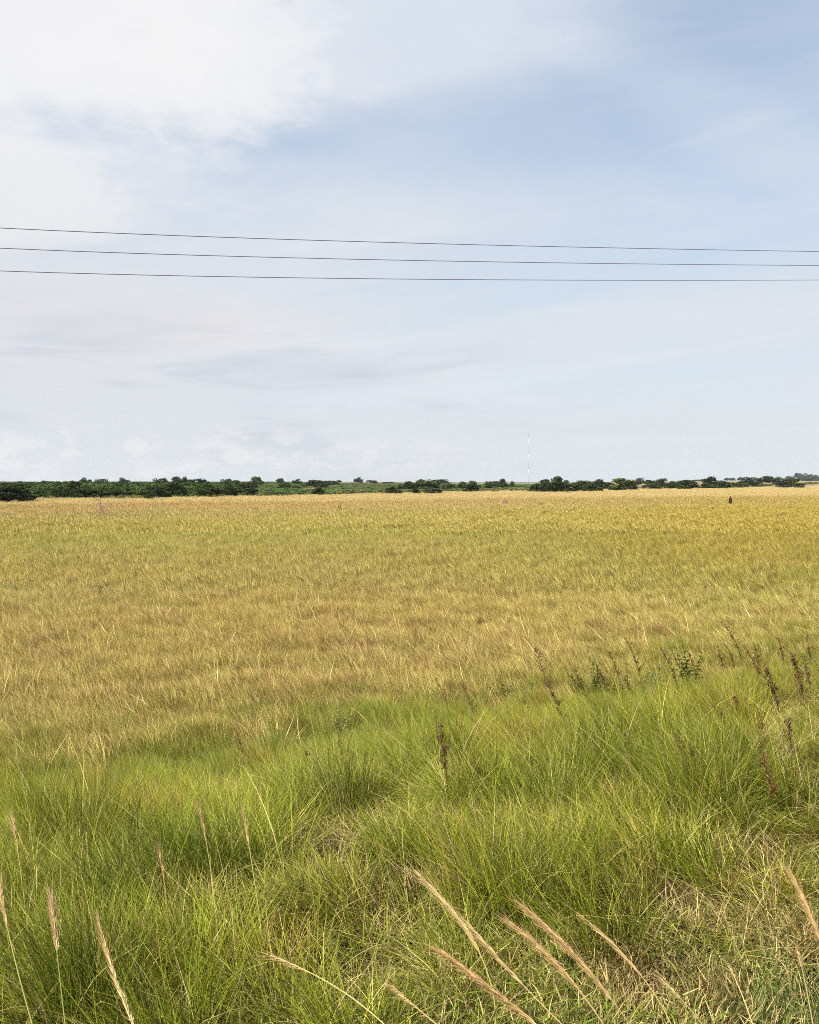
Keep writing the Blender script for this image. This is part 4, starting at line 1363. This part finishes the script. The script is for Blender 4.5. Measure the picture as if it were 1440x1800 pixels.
for (px, b, t, lab, lean, bu, sm, hv) in [
 (438, 1400, 1272, 'thin dark dead weed standing left of centre above the grass hollow', -.1, .5, None, .8),
 (603, 1392, 1272, 'slender dead weed at the centre left with a thin seeded top', .02, .3, None, .7),
 (548, 1400, 1330, 'short reddish seeded weed in the green grass left of centre', 0, .5, M_WEEDR, 1.2),
 (787, 1430, 1275, 'tall dark dead weed in the centre beside the leaning straw', .03, .35, None, 1),
 (838, 1300, 1195, 'bushy brown dead weed centre right where green grass meets gold', -.15, .5, None, 1.2),
 (997, 1320, 1195, 'dark brown seeded weed stalk leaning left on the upper bank', -.2, .3, None, 1.5),
 (1040, 1285, 1180, 'small pinkish brown weed stalk right of the dark seeded one', -.15, .25, M_WEEDR, 1),
 (1229, 1425, 1312, 'straight black dead weed stem on the right of the bank', -.04, .2, None, .5),
 (1216, 1420, 1300, 'wiry seeded weed just left of the straight black stem', -.1, .5, None, .9),
 (1358, 1455, 1310, 'dark weed stem carrying a red brown tuft near the right side', -.05, .2, M_WEEDR, .8),
 (1391, 1370, 1275, 'dark forked dead weed close to the right edge', .08, .5, None, .7),
 (1197, 1275, 1175, 'dark thin weed under the tallest leafy weed', -.03, .5, None, .9),
 (1372, 1300, 1170, 'bushy brown dead weed patch at the right, top of the bank', -.1, 1.0, None, 1.6),
 (1345, 1240, 1130, 'rust brown weed above the bushy one at the right', -.25, .8, M_WEEDR, 1.2),
 (1415, 1260, 1150, 'brown branching weed at the right edge of the bank', -.1, 1.0, None, 1.4),
 (1128, 1220, 1110, 'brown seeded weed between the leafy weeds on the upper bank', -.2, .5, None, 1.4),
 (1305, 1180, 1085, 'faint wiry dead weed reaching into the golden field at right', -.3, 1.0, None, .5),
 (960, 1230, 1130, 'small wiry brown weed at the field edge right of centre', -.1, .8, None, .8),
 (790, 1270, 1190, 'pinkish brown weed at the centre of the upper bank', -.2, .4, M_WEEDR, .8),
 (1055, 1345, 1300, 'low rusty weed in the dark hollow right of centre', -.2, .8, M_WEEDR, 1.0),
]:
    dead_weed(px, b, t, lab, lean, bu, sm, hv)


rw = random.Random(5)
for k in range(34):
    px = rw.uniform(820, 1440)
    edge = 1232 - (px - 820) * .09
    b_ = edge + rw.random() ** 1.5 * 190
    dead_weed(px, b_, b_ - rw.uniform(35, 85), 'one of the thin wiry dead weeds scattered through the right half of the green bank',
              rw.uniform(-.25, .05), rw.uniform(.2, .9), rw.choice([None, None, M_WEEDR]), rw.uniform(.4, 1.1), 'thin wiry dead weeds scattered on the right of the bank')


def leafy_weed(px, base, top, label, tiers=7, leafL=.075, flower=False, wide=1.0):
    p = on_ground(px, base)
    h = ((base - top) * p.y / F + .05) * (1.0 if 'tallest green' in label else .66)
    r = empty('leafy_weed', p)
    rs = random.Random(int(px * 3 + base))
    st = MB(); lv = MB(); fl = MB()
    def shoot(q0, h, ln, n, s):
        path = [q0 + Vector((ln * h * t * t, 0, h * t)) for t in (0, .25, .5, .75, 1)]
        st.tube(path, .006 * s, .0025 * s, 6)
        for i in range(n):
            t = .25 + .75 * i / (n - 1)
            q = q0 + Vector((ln * h * t * t, 0, h * t))
            L = leafL * (1.25 - .75 * t) * s
            a0 = rs.uniform(0, 3.14) + i * 1.57
            for k in range(4 if t < .9 else 6):
                a = a0 + k * (math.pi / 2 if t < .9 else math.pi / 3) + rs.uniform(-.3, .3)
                lv.leaf(q, (math.cos(a), math.sin(a), rs.uniform(.1, .7)), L * rs.uniform(.8, 1.3), L * .36, droop=.3)
            if flower or rs.random() < .12:
                fl.blob(q + Vector((0, 0, .01)), .009 * s, (1, 1, .8), 6, 4)
    sc = max(1, p.y / 10)
    shoot(Vector((0, 0, 0)), h, rs.uniform(-.25, 0), tiers + 2, sc)
    for k in range(7):
        a = rs.uniform(0, 6.28)
        shoot(Vector((math.cos(a) * .12 * wide, math.sin(a) * .15, 0)), h * rs.uniform(.5, .9), rs.uniform(-.45, .25) * wide, tiers, sc * .9)
    st.build('stem', M_WLEAF, r); lv.build('leaves', M_WLEAF, r, False)
    if fl.v: fl.build('flowers', M_FLOW, r)
    tag(r, label, 'weed', 'green leafy weeds on the bank')


for (px, b, t, lab, ti, L, f, wd) in [
 (1212, 1235, 1113, 'tallest green leafy weed with tiered leaves rising above the bank at right', 9, .10, False, 1.2),
 (1232, 1250, 1140, 'green leafy weed leaning on the right side of the tallest leafy weed', 7, .09, False, 1.3),
 (1160, 1240, 1135, 'wide leafy weed with pale flowers left of the tallest leafy weed', 6, .09, True, 1.8),
 (1105, 1240, 1135, 'leafy weed two plants left of the tallest one, spreading low', 6, .09, False, 1.6),
 (1047, 1235, 1130, 'slim leafy weed at the field edge, between spreading and small ones', 7, .08, False, .8),
 (1018, 1230, 1140, 'small leafy weed right of the wiry brown weed', 6, .07, False, .8),
 (885, 1235, 1170, 'low bright leafy weed where the bank meets the field right of centre', 5, .07, False, 1.5),
 (925, 1245, 1180, 'low leafy weed with a pale flower on the middle of the upper bank', 5, .07, True, 1.3),
 (1308, 1225, 1160, 'single leafy weed in the bright green patch right of the tallest one', 6, .08, False, .8),
 (1425, 1220, 1118, 'dark leafy weed at the right edge where bank meets field', 7, .09, True, 1.4),
 (600, 1300, 1230, 'small leafy weed with pale flower in the middle of the green bank', 5, .06, True, .8),
]:
    leafy_weed(px, b, t, lab, ti, L, f, wd)


# ------------------------------------------------------------------ seed head stalks close to the camera
def seed_stalk(pxs, d, label, headfrac=.5, dens=90, plume=1.0, smat=None, hmat=None, thick=.0022):
    """pxs: tip, middle, low point (photo pixels) of a stalk at distance d; runs on down to the ground"""
    P = [at(px, py, d - k * .12) for k, (px, py) in enumerate(pxs)]
    def q(t):
        l0 = (t - .5) * (t - 1) / .5; l1 = t * (t - 1) / -.25; l2 = t * (t - .5) / .5
        return P[0] * l0 + P[1] * l1 + P[2] * l2
    path = [q(i / 14) for i in range(15)]
    dv = (path[-1] - path[-3]).normalized()
    p = path[-1].copy()
    k = 0
    while p.z > gz(p.x, p.y) - .02 and k < 60:
        dv = (dv + Vector((0, 0, -.10))).normalized()
        p = p + dv * .04; path.append(p.copy()); k += 1
    base = path[-1].copy()
    r = empty('grass_stalk', base)
    mb = MB(); mb.tube([v - base for v in reversed(path)], thick, thick * .5, 6)
    mb.build('stem', smat or M_DRY, r)
    hb = MB()
    rs = random.Random(int(pxs[0][0]))
    n = int(dens * .8)
    for i in range(n):
        t = (i + rs.random()) / n * headfrac
        c_ = q(t); ax = (q(max(t - .04, 0)) - q(t + .02)).normalized()
        e = 1 - abs(t / headfrac - .45) * .9
        side = Vector((rs.gauss(0, 1), rs.gauss(0, 1), rs.gauss(0, 1)))
        side = (side - ax * side.dot(ax)).normalized()
        dd = (ax + side * rs.uniform(.02, .15) * plume + Vector((0, 0, -.05))).normalized()
        st = c_ + side * .0015
        L = rs.uniform(.022, .045) * (.6 + .6 * e)
        hb.leaf(st - base, dd, L, .0044, None, .2, .1)
        # long awn
        a2 = (dd + side * .05 + Vector((0, 0, rs.uniform(-.2, .05)))).normalized()
        s0 = st + dd * L * .9 - base
        hb.tube([s0, s0 + a2 * L * rs.uniform(.6, 1.6)], .0006, .0003, 3, False)
    hb.build('seed_head', hmat or M_DRYB, r, False)
    tag(r, label, 'grass stalk', 'seeding grass stalks in the foreground')


for (pxs, d, lab, hf, de, pl, sm, hm) in [
 ([(742, 1545), (838, 1665), (872, 1800)], 2.3, 'arching yellow stalk with a loose drooping head, tallest at the bottom centre', .55, 90, 1.3, M_GREENST, M_DRY),
 ([(783, 1678), (868, 1742), (985, 1835)], 2.0, 'thick brown seed head lowest and boldest at the bottom centre right', .85, 190, 1.0, M_DRY, M_DRYB),
 ([(828, 1630), (920, 1732), (1000, 1812)], 2.1, 'thin pale stalk lying between the two brown heads at bottom', .5, 50, .5, M_DRY, M_DRY),
 ([(903, 1628), (988, 1705), (1068, 1812)], 2.15, 'feathery tan seed head right of the thin pale stalk', .7, 150, 1.0, M_DRY, M_DRYB),
 ([(930, 1602), (1020, 1690), (1115, 1812)], 2.25, 'feathery brown seed head with the highest tip of the lower right group', .8, 170, 1.0, M_DRY, M_DRYB),
 ([(1035, 1622), (1125, 1712), (1185, 1812)], 2.3, 'long straight pale stalk on the right of the brown heads', .55, 60, .5, M_DRY, M_DRY),
 ([(1165, 1725), (1205, 1765), (1245, 1815)], 2.1, 'short straw stalk over the turf right of the long straight one', .4, 35, .6, M_DRY, M_DRY),
 ([(1283, 1700), (1305, 1750), (1328, 1815)], 2.2, 'bare thin straw stalk over the turf, second from the right edge', .2, 14, .5, M_DRY, M_DRY),
 ([(1405, 1680), (1418, 1740), (1432, 1815)], 2.2, 'bare straw stalk nearest the bottom right corner', .2, 14, .5, M_DRY, M_DRY),
 ([(1395, 1545), (1432, 1625), (1470, 1720)], 2.4, 'fluffy brown head cut by the right edge of the view', .9, 150, 1.2, M_DRY, M_DRYB),
 ([(690, 1735), (728, 1768), (785, 1815)], 2.05, 'short tan stalk at the bottom edge left of the boldest brown head', .6, 60, .6, M_DRY, M_DRY),
 ([(480, 1682), (590, 1735), (690, 1815)], 2.3, 'long thin straw lying low across the bottom centre', .3, 30, .5, M_DRY, M_DRY),
 ([(92, 1592), (102, 1690), (116, 1812)], 2.4, 'upright fluffy tan seed head near the bottom left corner', .42, 130, 1.3, M_GREENST, M_DRY),
 ([(176, 1632), (208, 1735), (238, 1812)], 2.35, 'pale seed head leaning left, second from the left at the bottom', .62, 120, .9, M_DRY, M_DRY),
 ([(2, 1570), (22, 1670), (60, 1812)], 2.3, 'yellow stalk with a thin head at the very left edge', .35, 60, .8, M_GREENST, M_DRY),
 ([(216, 1744), (228, 1780), (240, 1815)], 2.3, 'small bent seed tuft below the pale leaning head at left', .8, 50, 1.0, M_DRY, M_DRY),
 ([(352, 1430), (372, 1540), (385, 1680)], 3.2, 'long upright stalk with a reddish tip left of the grass hollow', .22, 50, .7, M_GREENST, M_DRYB),
 ([(281, 1500), (292, 1580), (300, 1680)], 3.2, 'slim orange tinted stalk left of the long upright one', .3, 40, .6, M_DRYB, M_DRYB),
 ([(22, 1440), (32, 1500), (45, 1600)], 3.4, 'pale zigzag seed stalk standing by the left edge', .5, 60, 1.0, M_DRY, M_DRY),
 ([(428, 1430), (440, 1500), (455, 1600)], 3.4, 'reddish tipped thin stalk at left centre', .4, 40, .7, M_GREENST, M_DRYB),
]:
    seed_stalk(pxs, d, lab, hf, de, pl, sm, hm)

# ------------------------------------------------------------------ haze
def haze():
    mt = bpy.data.materials.new('haze_air')
    mt.use_nodes = True
    b = NT(mt.node_tree)
    v = b.n('ShaderNodeVolumePrincipled')
    v.inputs['Color'].default_value = (.80, .86, .95, 1)
    v.inputs['Density'].default_value = HAZE
    o = b.n('ShaderNodeOutputMaterial'); b.t.links.new(v.outputs[0], o.inputs['Volume'])
    bm = bmesh.new()
    bmesh.ops.create_cube(bm, size=1)
    me = bpy.data.meshes.new('haze'); bm.to_mesh(me); bm.free()
    ob = link('haze', me, mt)
    top = 76
    ob.scale = (7450, 7450, top + 4); ob.location = (0, 0, (top - 4) / 2)
    tag(ob, 'thin pale blue air haze over the distance', 'haze', kind='stuff')


HAZE = 0.00005
haze()
